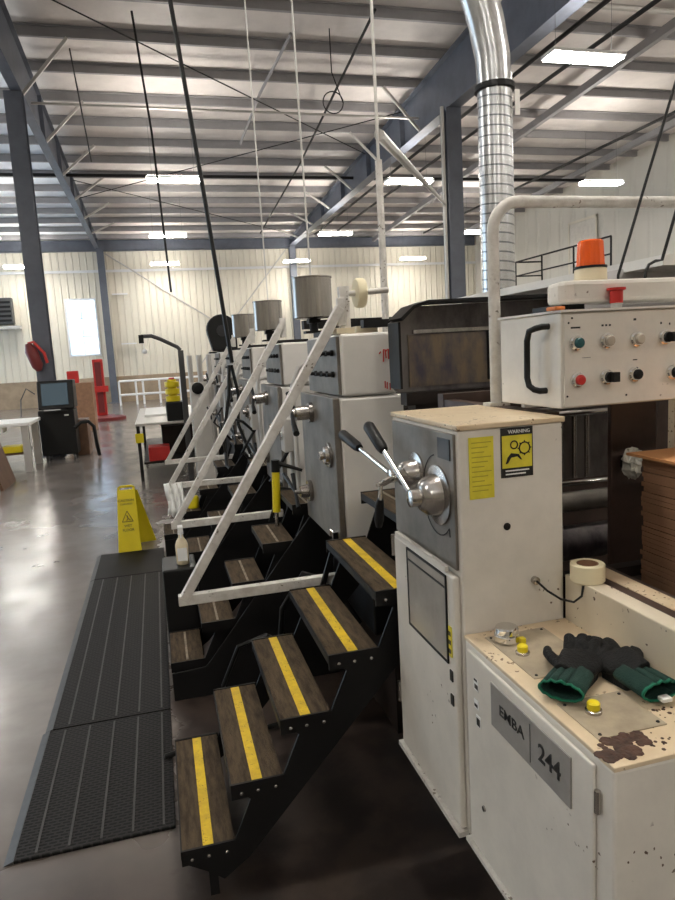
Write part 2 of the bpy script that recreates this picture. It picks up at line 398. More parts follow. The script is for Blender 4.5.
for x, y0 in ((11.2, 9), (15.6, 9)):
    o = G().prism([(y0, ceil(y0)-.42), (33.6, ceil(33.6)-.42), (33.6, ceil(33.6)-.23), (y0, ceil(y0)-.23)], 'x', x-.07, x+.07).build('roof_beam', 'grey')
    tag(o, 'grey roof beam running lengthwise under the purlins, %s' % ('passing above the big right light' if x < 12 else 'close to the right wall'), 'beam')
rod('tension_rod', [(4.65, 13.2, 8.2), (5.0, 22, 7.75), (5.27, 32.3, 7.45)], .03, 'blk', 'thin black rod running down the roof between centre and right beam', 'rod')
rod('tension_rod', [(-2.0, 12.6, 8.1), (6.9, 21.0, 7.8)], .014, 'blk', 'thin roof bracing rod slanting down to the right', 'rod')
rod('tension_rod', [(6.9, 17.5, 7.9), (-2.0, 26.0, 7.6)], .014, 'blk', 'thin roof bracing rod slanting down to the left', 'rod')
rod('tension_rod', [(-2.0, 24, 7.7), (6.9, 32.5, 7.4)], .014, 'blk', 'thin roof bracing rod close to the far wall', 'rod')
rod('hanging_rod', [(.17, 14.1, 8.3), (.35, 14.6, 6.3), (.45, 14.6, 3.2)], .022, 'blk', 'thin dark drop line hanging left of the long black cable', 'rod')
rod('hanging_rod', [(-1.1, 15.6, 8.2), (-.9, 15.6, 6.0)], .014, 'wire', 'thin grey drop line hanging beside the left beam', 'rod')
rod('hanging_rod', [(3.3, 14.6, 8.3), (3.0, 17.0, 8.0), (2.9, 20.2, 7.8)], .035, 'grey', 'grey rod running back under the purlins near the picture centre', 'rod')
# cable coil
pts = [(4.12+.22*math.cos(a), 14.6, 7.0+.22*math.sin(a)) for a in [k*2*PI/20 for k in range(41)]]
rod('cable_coil', pts + [(4.12, 14.6, 7.6), (4.12, 14.6, 8.45)], .012, 'blkp', 'small coil of black cable hung below the roof', 'cable')

# lights
L0 = thing('ceiling_light', (0,0,0), '', 'light')
G().box(-.64, .64, -.19, .19, .0, .05).build('housing', 'fix', L0)
G().box(-.62, .62, -.15, .15, .05, .062).build('added_uplight', 'uplight', L0)  # glowing top added to each fixture to light the roof
G().box(-.62, .62, -.15, .15, -.03, 0).build('diffuser', 'lamp', L0)
G().cyl((-.5, 0, .05), (-.5, 0, 1.35), .003, seg=6).cyl((.5, 0, .05), (.5, 0, 1.35), .003, seg=6).build('hanger', 'wire', L0)
first = True
cols = {-5.2: 'left bay', .83: 'middle bay', 6.9: 'right bay', 12.75: 'row by the right wall'}
rows = {-5.3: 'behind the viewer', 2.3: 'overhead', 9.9: 'nearest', 17.5: 'second from the front', 25.1: 'third from the front', 32.2: 'nearest the far wall'}
for x, cn in cols.items():
    for y, rn in rows.items():
        if (x, y) == (.83, 9.9): continue
        o = L0 if first else dup(L0, (x, y, 6.1)); first = False
        o.location = (x, y, 6.13)
        tag(o, 'lit white fluorescent fixture of the %s, %s' % (cn, rn), 'light', 'hanging ceiling lights')

# ---------------------------------------------------------------- press base and units
pb = thing('machine_bed', (1.6, 6.5, 0), 'black greasy base frame under the row of white press units', 'machine base')
G().box(.95, 2.9, 2.82, 10.6, 0, .5).build('bed', 'dark', pb)
G().box(.86, 2.9, 2.82, 10.55, .5, .93).build('side_beam', 'blk', pb, bevel=.01)
for k in range(6):
    y = 3.1+1.4*k
    G().box(.80, .95, y+.5, y+.7, 0, .5).build('foot', 'blk', pb)

labels_u = ['nearest white press unit with grey side plate and red scribbles on its front',
 'second white press unit, beside the yellow handled post',
 'third white press unit, behind the second steel ink bucket',
 'fourth white press unit, behind the third steel ink bucket',
 'fifth press unit, below the black rounded guard',
 'last press unit, next to the far table']
def press_unit(k):
    y = 2.85 + 1.4*k; x = .73
    u = thing('press_unit', (1.2, y+.35, .93), labels_u[k], 'machine')
    sp = G().box(x, x+.03, y, y+.68, .93, 1.6).build('side_plate', 'plate', u, bevel=.004)
    G().box(x+.03, x+.33, y, y+.68, .93, 1.598).build('lower_cover', 'white', u, bevel=.012)
    hb = G().box(x+.05, x+.305, y+.0, y+.62, 1.603, 1.875).build('upper_cover', 'white', u, bevel=.012)
    pn = G().box(x+.035, x+.05, y+.02, y+.6, 1.61, 1.865).build('knob_panel', 'plate', u)
    for r in range(2):
        for i in range(4):
            yy = y+.09+i*.11
            G().lathe((x+.035, yy, 1.70+r*.095), (-1,0,0), [(.014,0),(.014,.012),(.009,.014),(.009,.03),(.006,.032)], 12).build('knob', 'blkp', u, smooth=True)
    # rollers and far side frame
    G().box(2.5, 2.56, y, y+.68, .93, 1.85).build('far_frame', 'plate', u)
    for rz, ry in ((1.15, .2), (1.45, .35), (1.7, .2)):
        G().cyl((x+.33, y+ry, rz), (2.5, y+ry, rz), .1, seg=24).build('roller', 'steel', u, smooth=True)
    # barrel clamp with black lever
    b = G().lathe((x, y+.425, 1.51), (-1,0,0), [(.05,0),(.05,.02),(.036,.022),(.036,.085),(.026,.09),(.026,.10)], 20).build('clamp_barrel', 'steel', u, smooth=True)
    G().sweep([(x-.1, y+.425, 1.51), (x-.115, y+.33, 1.47), (x-.12, y+.25, 1.43)], [.010,.012,.016], 8).sweep([(x-.09, y+.44, 1.53), (x-.1, y+.50, 1.61)], [.010,.014], 8).build('lever', 'blkp', b, smooth=True)
    h = G().lathe((x, y+.105, 1.337), (-1,0,0), [(.058,0),(.058,.012),(.045,.014),(.04,.03),(.02,.034),(.02,.05)], 24).build('handwheel_hub', 'steel', u, smooth=True)
    h = G().lathe((x, y+.55, 1.09), (-1,0,0), [(.055,0),(.055,.02),(.035,.022),(.03,.06),(.012,.062),(.012,.09)], 24).build('handwheel_hub', 'steel', u, smooth=True)
    G().sweep([(x-.085, y+.5, 1.02), (x-.085, y+.56, 1.10), (x-.085, y+.6, 1.18)], [.012,.008,.012], 8).sweep([(x-.085, y+.55, 1.09), (x-.11, y+.72, 1.16)], [.008,.013], 8).build('lever', 'blkp', h, smooth=True)
    G().box(x-.03, x, y+.02, y+.08, .95, 1.0).build('foot_clip', 'chrome', u, bevel=.004)
    # top fittings
    G().box(x+.06, x+.30, y+.35, y+.55, 1.877, 1.9).build('top_plate', 'blk', u)
    if k > 0:
        for q, yy in enumerate((y-.36, y-.22)):
            G().sweep([(.76, yy, .93), (.76, yy, 1.62-.1*q), (.80, yy, 1.72-.1*q), (.95, yy, 1.75-.1*q)], .014, 8).build('side_pipe', 'conduit', u, smooth=True)
        G().box(.70, .76, y-.30, y-.18, 1.22, 1.42).build('junction_box', 'conduit', u, bevel=.006)
        G().lathe((.70, y-.24, 1.32), (-1,0,0), [(.03,0),(.03,.01),(.02,.012)], 16).build('gauge', 'chrome', u, smooth=True)
        G().sweep([(.73, y-.24, 1.22), (.66, y-.25, 1.12), (.62, y-.2, 1.04), (.68, y-.1, .97), (.78, y-.05, .94)], .011, 8).build('side_hose', 'blkp', u, smooth=True)
    if k == 0:
        for (a, b_, c_, d_) in ((.262,1.80,.258,1.745),(.268,1.80,.272,1.76),(.272,1.79,.28,1.80),(.284,1.80,.283,1.755),(.262,1.66,.262,1.63),(.272,1.655,.27,1.625),(.284,1.65,.285,1.62),(.24,1.78,.248,1.79)):
            G().bar((x+a-.018, y-.0016, b_), (x+c_-.018, y-.0016, d_), .005, .002).build('red_stroke', 'red', u)
    return u
units = [press_unit(k) for k in range(6)]

# stainless ink buckets on stems
for k, nm in enumerate(('nearest and largest', 'middle', 'farthest and smallest looking')):
    y = 3.42+1.4*k; x = .80
    h = thing('ink_bucket', (x, y, 1.9), 'round stainless steel bucket on a black stem, %s of the three' % nm, 'bucket', 'steel ink buckets over the press units')
    G().lathe((x, y, 1.975), (0,0,1), [(.094,0),(.1,.004),(.1,.196),(.104,.198),(.104,.204),(.094,.204),(.094,.02),(.0,.018)], 36).build('bucket_body', 'steel', h, smooth=True)
    G().cyl((x, y, 1.905), (x, y, 1.975), .022, seg=12).box(x-.05, x+.05, y-.03, y+.03, 1.9, 1.912).box(x-.03, x+.03, y-.03, y+.03, 1.95, 1.972).build('stem', 'blk', h)
    if k == 2: continue
    rod('supply_pipe', [(x+.04, y+.13, .93), (x+.02, y+.13, 3.0), (x-.02, y+.13, ceil(y))], .005, 'conduit', 'thin pale pipe dropping from the roof behind steel bucket, %s' % nm, 'pipe')

# belt frame bar on top of first unit with tape wheel
tw = thing('tape_wheel_stand', (.9, 2.92, 1.877), 'white upright bracket with a cream wheel on top of the nearest press unit', 'bracket')
G().box(.80, .845, 2.90, 2.93, 1.877, 2.08).build('upright', 'rail', tw)
G().cyl((.80, 2.915, 2.045), (1.03, 2.915, 2.06), .013, seg=12).build('axle', 'conduit', tw, smooth=True)
G().lathe((.875, 2.915, 2.05), (1,0,0), [(.02,0),(.06,.002),(.064,.008),(.064,.036),(.06,.042),(.02,.044)], 32).build('wheel', 'tape', tw, smooth=True)
G().box(.9, 1.0, 3.0, 3.1, 1.877, 1.91).build('beige_block', 'beige', tw)
G().box(.77, .85, 2.86, 2.98, 1.877, 1.90).build('foot_block', 'beige', tw)

# black long bar behind
tag(G().box(.88, 3.2, 4.02, 4.09, 1.945, 1.995).build('cross_bar', 'blk'), 'long black bar running behind the tops of the press unit and control console', 'bar')
tag(G().box(.92, 3.2, 2.95, 3.0, 1.90, 1.935).build('cross_bar', 'blk'), 'short visible black bar just behind the cream wheel', 'bar')

# ---------------------------------------------------------------- rails: white V shaped guard rails
labels_r = ['nearest chipped white V-shaped guard rail, beside the yellow striped stairs', 'second white V-shaped guard rail, its corner just above the spray bottle',
 'third white V-shaped guard rail, with a white rag at its corner', 'fourth and farthest white V-shaped guard rail']
for k in range(4):
    y = 2.9 + 1.4*k
    r = thing('guard_rail', (.75, y, .775), labels_r[k], 'rail', 'white guard rails along the press')
    G().box(.005, .722, y-.02, y+.02, .752, .797).build('lower_bar', 'rail', r, bevel=.003)
    G().bar((.027, y, .775), (.80, y, 1.99), .04, .044).build('sloping_bar', 'rail', r, bevel=.003)
    G().box(.785, .82, y-.014, y+.014, 1.91, 2.03).build('top_bracket', 'rail', r, bevel=.003)
    G().bar((.63, y-.03, .73), (.70, y-.03, .93), .022, .014).build('latch', 'blk', r)
# ---------------------------------------------------------------- stairs
XS = [-.06, .118, .297, .476, .652, .82]; ZS = [.2, .397, .593, .79, .988, 1.186]
def staircase(k):
    y0 = 2.1 if k == 0 else 3.55+1.4*(k-1); y1 = y0 + (.68 if k == 0 else .43)
    lab = ['near stairs of six brown treads with yellow stripes, beside the nameplated machine', 'second stairs of short brown treads, just behind the yellow striped stairs',
           'third stairs with short brown treads, by the spray bottle', 'fourth small stairs, near the wet floor sign'][k]
    s = thing('staircase', (.3, (y0+y1)/2, 0), lab, 'stairs', 'side stairs up to the press')
    n = 6 if k == 0 else 5
    for i in range(n):
        x, z = XS[i], ZS[i]
        w = .172
        t = G().box(x, x+w, y0+.004, y1-.004, z-.012, z).build('tread', 'tread', s)
        if k == 0 and i < 5: G().box(x+.068, x+.103, y0+.006, y1-.006, z, z+.0015).build('stripe', 'yel', t)['label'] = 'yellow stripe'
        else: G().box(x+.078, x+.090, y0+.02, y1-.02, z, z+.0015).build('worn_line', 'worn', t)
        # folded steel edge around the tread
        e = G().box(x-.004, x+w+.004, y0-.006, y0+.003, z-.05, z+.003).box(x-.004, x+w+.004, y1-.003, y1+.006, z-.05, z+.003)
        e.box(x-.005, x, y0, y1, z-.03, z-.001)
        e.build('tread_edge', 'blk', t)
        if k == 0:
            for q in (.03, .085, .145): G().lathe((x+q, y0-.006, z-.03), (0,-1,0), [(.006,0),(.006,.004),(.003,.006)], 8).build('bolt', 'steel', t)
    # zigzag stringers
    for yy in ((y0-.004, y0+.004) if False else (y0+.008, y0+.016)), (y1-.016, y1-.008):
        top = []
        for i in range(n):
            x, z = XS[i], ZS[i]
            top += [(x, z-.015), (x+.172, z-.015), (x+.215 if i < n-1 else x+.172, z+.03 if i < n-1 else z-.015)]
            if i < n-1: top[-1] = (XS[i+1]+.06, z+.13)
        pts = [(XS[0], ZS[0]-.05)] + top + [(XS[n-1]+.16, ZS[n-1]-.2), (.16, .12), (.07, .06), (.02, .1)]
        G().prism(pts, 'y', yy[0], yy[1]).build('stringer', 'blk', s)
    G().box(.02, .05, y0+.02, y0+.05, 0, .16).build('leg', 'blk', s)
    G().box(.02, .05, y1-.05, y1-.02, 0, .16).build('leg', 'blk', s)
    if k == 0:
        G().box(.96, .99, y1-.05, y1-.02, .455, 1.0).build('rear_post', 'blk', s)
    if k > 0:
        G().prism([(-.062, 0), (-.062, .155), (.115, .165), (.15, .2), (.79, .985), (.855, .985), (.855, 0)], 'y', y0-.03, y0-.018).build('side_plate', 'blk', s, bevel=.003)
    return s
for k in range(4): staircase(k)

# dark boxes next to stairs and clutter
tag(G().box(-.07, .13, 4.02, 4.32, 0, .57).build('tool_box', 'blkp', bevel=.01), 'tall black box beside the stairs with the spray bottle on top', 'box')
sb = thing('spray_bottle', (.055, 4.12, .57), 'white spray bottle with yellowish liquid standing on black box by the rail', 'bottle')
G().lathe((.055, 4.12, .572), (0,0,1), [(.034,0),(.038,.006),(.038,.12),(.030,.145),(.016,.165),(.014,.185)], 24).build('bottle_body', 'beige', sb, smooth=True)
G().box(.026, .084, 4.081, 4.0825, .60, .68).build('bottle_label', 'paper', sb)
G().lathe((.055, 4.12, .757), (0,0,1), [(.017,0),(.017,.02),(.012,.022),(.012,.03)], 16).box(.04, .07, 4.07, 4.14, .785, .81).build('spray_head', 'paper', sb)
G().bar((.055, 4.085, .785), (.055, 4.07, .745), .008, .008).build('trigger', 'paper', sb)
# rag on rail 2
g = G()
prev = None; N = 14; Mz = 10
grid = []
for i in range(N):
    row = []
    for j in range(Mz):
        u = i/(N-1); v = j/(Mz-1)
        a = (v-.5)*2
        z = .80 + .0 - abs(a)*.26 + .012*math.sin(u*14) * abs(a)
        y = 5.7 + (a)*.06*(1 if abs(a) < .3 else 1) + .018*math.sin(u*17+v*5) - .02
        if abs(a) < .25: z = .80 + .004*math.sin(u*9)
        row.append(g.bm.verts.new((-.01 + u*.14 + .01*math.sin(v*9), y, z)))
    grid.append(row)
for i in range(N-1):
    for j in range(Mz-1): g.bm.faces.new((grid[i][j], grid[i+1][j], grid[i+1][j+1], grid[i][j+1]))
rg = g.build('rag', 'paper', smooth=True); rg.modifiers.new('so', 'SOLIDIFY').thickness = .006
tag(rg, 'white rag draped over corner of the third guard rail', 'cloth')
yb = thing('yellow_canister', (.232, 6.5, .398), 'small yellow canister on the farthest stairs, seen between the rails', 'canister')
G().lathe((.232, 6.5, .399), (0,0,1), [(.05,0),(.055,.005),(.055,.1),(.045,.115),(.02,.12)], 20).build('body', 'yelp', yb, smooth=True)
G().lathe((.232, 6.5, .519), (0,0,1), [(.022,0),(.022,.02),(.018,.022)], 12).build('cap', 'blkp', yb)
# yellow-handled post
yp = thing('control_post', (.62, 3.9, .79), 'yellow upright handle post with black lever, standing on the second stairs', 'lever')
G().cyl((.615, 3.9, .79), (.618, 3.9, .90), .012, seg=10).build('rod', 'steel', yp)
G().cyl((.618, 3.9, .88), (.628, 3.9, 1.12), .024, seg=16).build('yellow_sleeve', 'yelp', yp, smooth=True)['label'] = 'yellow sleeve'
G().cyl((.628, 3.9, 1.12), (.63, 3.9, 1.19), .026, seg=16).build('cap', 'blkp', yp, smooth=True)
G().sweep([(.63, 3.9, 1.175), (.70, 3.88, 1.15), (.78, 3.86, 1.12)], [.016,.012,.009], 8).build('lever', 'blkp', yp, smooth=True)
# black hoses
rod('hose', [(.16, 3.2, .02), (.17, 3.0, .3), (.25, 2.95, .5), (.38, 2.98, .52), (.5, 3.1, .4), (.55, 3.2, .05)], .011, 'blkp', 'black hose arching up behind the second yellow striped tread', 'hose')
rod('hose', [(.45, 3.3, .02), (.5, 3.2, .55), (.6, 3.1, .75), (.72, 3.0, .72), (.84, 3.0, .5)], .014, 'blkp', 'black hose bending into the press base under the rail end', 'hose')
rod('hose', [(-.12, 2.98, .02), (.1, 3.02, .03), (.3, 3.05, .02), (.6, 3.1, .02)], .012, 'blkp', 'thin black hose lying on the floor by the stairs', 'hose')
rod('hose', [(.50, 5.6, .99), (.45, 5.2, 1.2), (.52, 5.1, 1.35), (.62, 5.3, 1.3), (.72, 5.4, 1.2)], .012, 'blkp', 'black hose looped at the side of the third press unit', 'hose')
rod('hose', [(.58, 5.6, 1.74), (.56, 5.6, 1.5), (.5, 5.6, 1.2), (.48, 5.4, .95), (.5, 5.35, .93)], .014, 'blkp', 'black hose dropping from the end of the long hanging cable', 'hose')
rod('hose', [(.60, 5.62, 1.74), (.64, 5.62, 1.5), (.62, 5.62, 1.25), (.70, 5.6, 1.0)], .014, 'blkp', 'second black hose dropping from the end of the long hanging cable', 'hose')
rod('hanging_cable', [(.26, 5.5, 5.6), (.348, 5.5, 4.43), (.485, 5.5, 3.01), (.60, 5.55, 1.76)], .017, 'blkp', 'long thick black cable slanting from the roof down to the press', 'cable')

# black rounded guard
bg = thing('rounded_guard', (.74, 7.4, 1.877), 'large black rounded guard rising above the far press units', 'guard')
pts = [(.66, 1.9), (.92, 1.9)] + [(.77+.18*math.cos(a), 2.14+.17*math.sin(a)) for a in [(-.25 + k*1.5/12)*PI for k in range(0, 13)]][:]
pts = [(.61, 1.877), (.87, 1.877), (.87, 2.1)] + [(.715+.157*math.cos(a), 2.105+.157*math.sin(a)) for a in [k*PI/12 for k in range(0, 14)]]
G().prism(pts, 'y', 7.35, 7.5).build('guard_shell', 'blkp', bg, bevel=.02)
G().lathe((.72, 7.35, 2.09), (0,-1,0), [(.06,0),(.06,.015),(.03,.02)], 24).build('hub_cover', 'rub', bg)
# far end column of pipes
fe = thing('pipe_frame', (.6, 9.6, 0), 'pale grey upright pipes and plates at the far end of the press', 'frame')
for i, xx in enumerate((.46, .58, .70)):
    G().cyl((xx, 9.6-.15*i, .1), (xx, 9.6-.15*i, 1.86), .035, seg=14).build('upright_pipe', 'conduit', fe, smooth=True)
G().box(.43, .72, 9.3, 9.35, .1, 1.5).build('plate', 'white', fe)
G().box(.42, .74, 9.2, 9.64, 0, .1).build('base', 'blk', fe)
G().lathe((.52, 9.28, 1.42), (0,-1,0), [(.08,0),(.08,.03),(.04,.04)], 20).build('fan', 'blkp', fe)

# ---------------------------------------------------------------- near machine: lever cabinet
tc = thing('lever_cabinet', (.87, 1.8, .46), 'tall cream machine cabinet with chrome levers and yellow warning stickers', 'machine')
G().box(.72, 1.02, 1.56, 2.05, .46, 1.585).build('housing', 'cream', tc, bevel=.006)
G().box(.715, 1.025, 1.555, 2.055, 1.585, 1.6).build('top_plate', 'creamtop', tc, bevel=.003)
G().box(.712, .72, 1.575, 2.035, 1.215, 1.575).build('grey_face_plate', 'plate', tc, bevel=.002)
dr = G().box(.70, .72, 1.572, 2.03, .475, 1.2).build('door', 'cream', tc, bevel=.006)
G().box(.697, .70, 1.62, 1.905, .945, 1.19).build('door_window', 'glassy', dr, bevel=.001)['label'] = 'door window with pale reflection painted in'
g = G()
for a in ((1.615,1.905,1.187,1.193),(1.615,1.905,1.155,1.160),(1.615,1.905,.943,.950),(1.613,1.619,.943,1.193),(1.901,1.907,.943,1.193)):
    g.box(.695, .699, a[0], a[1], a[2], a[3])
g.build('window_frame', 'blkp', dr)
G().box(.69, .72, 1.565, 2.045, .456, .472).build('base_rail', 'rail', tc)
for z in (.62, 1.13): G().cyl((.70, 2.035, z), (.70, 2.035, z+.07), .008, seg=10).build('hinge', 'steel', dr)
G().box(.69, .70, 1.60, 1.99, 1.208, 1.222).build('drip_edge', 'cream', dr)
for zz, mm_ in ((.97, 'yelsign'), (.90, 'blklbl'), (.83, 'blklbl')):
    st = G().box(.6965, .70, 1.59, 1.607, zz, zz+(.085 if mm_ == 'yelsign' else .03)).build('warning_label', mm_, dr)
    if mm_ == 'yelsign':
        for q in (.01, .035, .06): G().box(.6955, .6965, 1.592, 1.605, zz+q, zz+q+.012).build('symbol', 'blklbl', st)
# levers and hubs
def lever(c, tip, hubr, label):
    h = G().lathe(c, (-1,0,0), [(hubr,0),(hubr,.006),(hubr*.72,.01),(hubr*.62,.04),(hubr*.45,.055),(hubr*.3,.058),(hubr*.3,.085),(hubr*.15,.088)], 36).build('lever_hub', 'steel', tc, smooth=True)
    c2 = Vector(c)+Vector((-.075,0,0)); t = Vector(tip); d = (t-c2); a = c2+d*.62
    G().sweep([c2, a], [.007,.007], 12).build('lever_rod', 'chrome', h, smooth=True)
    G().sweep([a, a+d*.05, t-d*.03, t], [.013,.017,.018,.013], 14).build('grip', 'blkp', h, smooth=True)
    G().lathe(c2+Vector((.012,0,0)), (-1,0,0), [(.02,0),(.02,.024),(.012,.026)], 16).build('boss', 'chrome', h, smooth=True)
lever((.712, 1.675, 1.40), (.60, 1.935, 1.578), .082, 'a')
lever((.712, 1.83, 1.435), (.60, 2.238, 1.519), .062, 'b')
G().sweep([(.66, 1.84, 1.435), (.60, 1.80, 1.425), (.575, 1.79, 1.42)], [.01,.01,.008], 10).build('spindle', 'chrome', tc, smooth=True)
G().sweep([(.585, 1.79, 1.42), (.585, 1.80, 1.375)], .006, 10).build('short_rod', 'chrome', tc, smooth=True)
G().sweep([(.585, 1.80, 1.378), (.585, 1.81, 1.36), (.585, 1.82, 1.31), (.585, 1.825, 1.29)], [.009,.013,.014,.009], 12).build('short_grip', 'blkp', tc, smooth=True)
G().sweep([(.708, 1.60+.0, 1.30)] + [(.708, 1.675+.1*math.cos(a), 1.40+.11*math.sin(a)) for a in [(-.75+.07*k)*PI for k in range(18)]], .0015, 6).build('scribed_arc', 'blk', tc)
G().box(.709, .712, 1.592, 1.668, 1.505, 1.56).build('rating_plate', 'blklbl', tc)
# stickers on the front face
wl = G().box(.748, .817, 1.5575, 1.56, 1.405, 1.565).build('warning_label', 'yelsign', tc); wl['label'] = 'creased plain yellow warning sheet'
g = G()
for i in range(11): g.box(.755, .81-.01*(i % 3), 1.5568, 1.5575, 1.55-.0125*i, 1.5525-.0125*i)
g.build('printed_lines', mat('faint_print', (.45,.38,.03), .6), wl)
st = G().box(.838, .93, 1.5575, 1.56, 1.452, 1.582).build('warning_label', 'blklbl', tc, bevel=.0); st['label'] = 'yellow and black crushing hazard sticker'
G().box(.841, .927, 1.5568, 1.5575, 1.477, 1.562).build('yellow_field', 'yelsign', st)
g = G()
def ring(g, cx, cz, r, y, t=.0035, n=20, a0=0, a1=2*PI):
    for k in range(n):
        a = a0+(a1-a0)*k/n; b = a0+(a1-a0)*(k+1)/n
        g.bar((cx+r*math.cos(a), y, cz+r*math.sin(a)), (cx+r*math.cos(b), y, cz+r*math.sin(b)), t, .0008)
ring(g, .905, 1.527, .015, 1.5562); ring(g, .875, 1.537, .010, 1.5562)
for k in range(8):
    a = k*PI/4; g.bar((.905+.015*math.cos(a), 1.5562, 1.527+.015*math.sin(a)), (.905+.02*math.cos(a), 1.5562, 1.527+.02*math.sin(a)), .003, .0008)
g.prism([(.850,1.488),(.856,1.505),(.866,1.516),(.888,1.512),(.898,1.496),(.892,1.498),(.884,1.506),(.866,1.504),(.857,1.490)], 'y', 1.5558, 1.5566)
g.build('hand_and_gears_symbol', 'blklbl', st)
text('WARNING', .013, frame((.89, 1.5566, 1.571), (1,0,0), (0,0,1)), 'paper', st)
g = G()
for i in range(2): g.box(.85, .918-.01*i, 1.5565, 1.5573, 1.470-.009*i-.002, 1.4715-.009*i)
g.build('printed_lines', 'paper', st)
G().lathe((.852, 1.56, 1.322), (0,-1,0), [(.010,0),(.010,.002),(.007,.0025)], 16).build('screw_hole', 'blk', tc)
G().lathe((.93, 1.56, 1.165), (0,-1,0), [(.011,0),(.011,.012),(.006,.014)], 14).build('cable_gland', 'steel', tc, smooth=True)
G().sweep([(.93, 1.546, 1.165), (.945, 1.52, 1.145), (.965, 1.49, 1.13), (.99, 1.47, 1.125), (1.01, 1.465, 1.14), (1.018, 1.47, 1.165)], .003, 8).build('cable', 'blkp', tc, smooth=True)

# ---------------------------------------------------------------- near low cabinet
lc = thing('nameplate_cabinet', (.87, 1.2, .46), 'low cream machine cabinet with a grey nameplate reading EMBA 244', 'machine')
G().box(.72, 1.068, .95, 1.555, .46, 1.035).build('body', 'cream', lc, bevel=.006)
G().box(.718, 1.02, .948, 1.557, 1.035, 1.045).build('top', 'creamtop', lc, bevel=.002)
G().box(.704, .72, .955, 1.55, .46, .472).build('base_rail', 'rail', lc)
dr = G().box(.712, .72, 1.0, 1.53, .475, 1.02).build('side_door', 'cream', lc, bevel=.004)
np_ = G().box(.708, .712, 1.067, 1.393, .885, .995).build('nameplate', 'alu', dr, bevel=.001)
np_['label'] = 'grey metal nameplate'
mt = lambda y, z: frame((.7075, y, z), (0,-1,0), (0,0,1))
text('EMBA', .036, mt(1.295, .945) @ Matrix.Diagonal((1.25,1,1,1)), 'blklbl', np_, bold=.0002)
text('244', .056, mt(1.14, .94), 'blklbl', np_, bold=.0008)
G().box(.7073, .708, 1.213, 1.215, .895, .985).build('divider', 'blklbl', np_)
for (y, z, h) in ((1.478,.93,.03),(1.478,.88,.025),(1.468,.835,.03)): G().box(.7105, .712, y-.012, y+.012, z, z+h).build('warning_label', 'paper', dr)
for (y, z, h) in ((1.478,.955,.006),(1.475,.935,.012),(1.478,.885,.008),(1.468,.838,.02)): G().box(.7098, .7105, y-.008, y+.009, z, z+h).build('label_print', 'blklbl', dr)
for z in (.56, .93): G().cyl((.714, .99, z), (.714, .99, z+.045), .006, seg=10).build('hinge', 'steel', dr)
G().lathe((.712, 1.45, .62), (-1,0,0), [(.008,0),(.007,.004)], 12).build('door_screw', 'steel', dr)
G().box(.905, .925, .944, .95, .48, 1.03).build('corner_strip', 'cream', lc)
# access plates on top
for (x0, x1, y0, y1) in ((.76,.93,1.28,1.52),(.745,.90,1.03,1.17)):
    a = G().box(x0, x1, y0, y1, 1.0452, 1.0475).build('access_plate', mat('grimy_plate', (.42,.35,.25), .4, noise=.3, nscale=12), lc, bevel=.001)
    for sx in (x0+.012, x1-.012):
        for sy in (y0+.012, y1-.012): G().lathe((sx, sy, 1.0475), (0,0,1), [(.004,0),(.003,.002)], 8).build('screw', 'blk', a)
for (x, y) in ((.795, 1.115), (.80, 1.40)):
    k_ = G().lathe((x, y, 1.0475), (0,0,1), [(.017,0),(.017,.006),(.013,.008)], 18).build('plug_base', 'steel', lc, smooth=True)
    G().lathe((x, y, 1.0555), (0,0,1), [(.013,0),(.013,.012),(.010,.015)], 14).build('yellow_cap', 'yelp', k_, smooth=True)['label'] = 'yellow cap'
# raised splashed wall & track
spl = mat('splashed_cream', (.72,.64,.50), .45, noise=.1, nscale=4)
specks(spl, 42, .16, .52)
M['splash'] = spl
G().box(1.02, 1.07, .95, 1.555, 1.035, 1.17).build('splash_wall', 'splash', lc, bevel=.003)
# grime pile
g = G()
for i in range(60):
    a = random.random()*2*PI; r = random.random()**.5
    x = .775+.055*r*math.cos(a)+.02*r*math.sin(a); y = 1.0+.035*r*math.sin(a)
    s_ = random.uniform(.006, .014)
    g.ball((x, y, 1.0455), s_, (1, 1, .22), seg=8)
tag(g.build('rust_flakes', 'rust'), 'patch of dark rusty flakes on cabinet top near the gloves', 'debris', kind='stuff')
g = G()
for i in range(70):
    x = random.uniform(.80, 1.0); y = random.uniform(.965, 1.09)
    s_ = random.uniform(.0015, .005)
    g.ball((x, y, 1.0455), s_, (1, 1, .3), seg=6)
tag(g.build('paint_flakes', 'rust'), 'scattered brown paint flakes right of the rust patch', 'debris', kind='stuff')

# foil-wrapped jar
j = thing('jar', (.80, 1.475, 1.0475), 'small crumpled silver jar with a yellow edge by the cabinet', 'jar')
g = G()
bmv = g.lathe((.80, 1.478, 1.048), (0,0,1), [(.028,0),(.032,.004),(.032,.018),(.028,.021),(.030,.024),(.030,.036),(.026,.04)], 24).bm
for v in bmv.verts:
    v.co.x += random.uniform(-.0015,.0015); v.co.y += random.uniform(-.0015,.0015)
g.build('jar_body', 'chrome', j)
G().box(.822, .836, 1.445, 1.46, 1.0485, 1.062).build('yellow_tab', 'yelp', j)

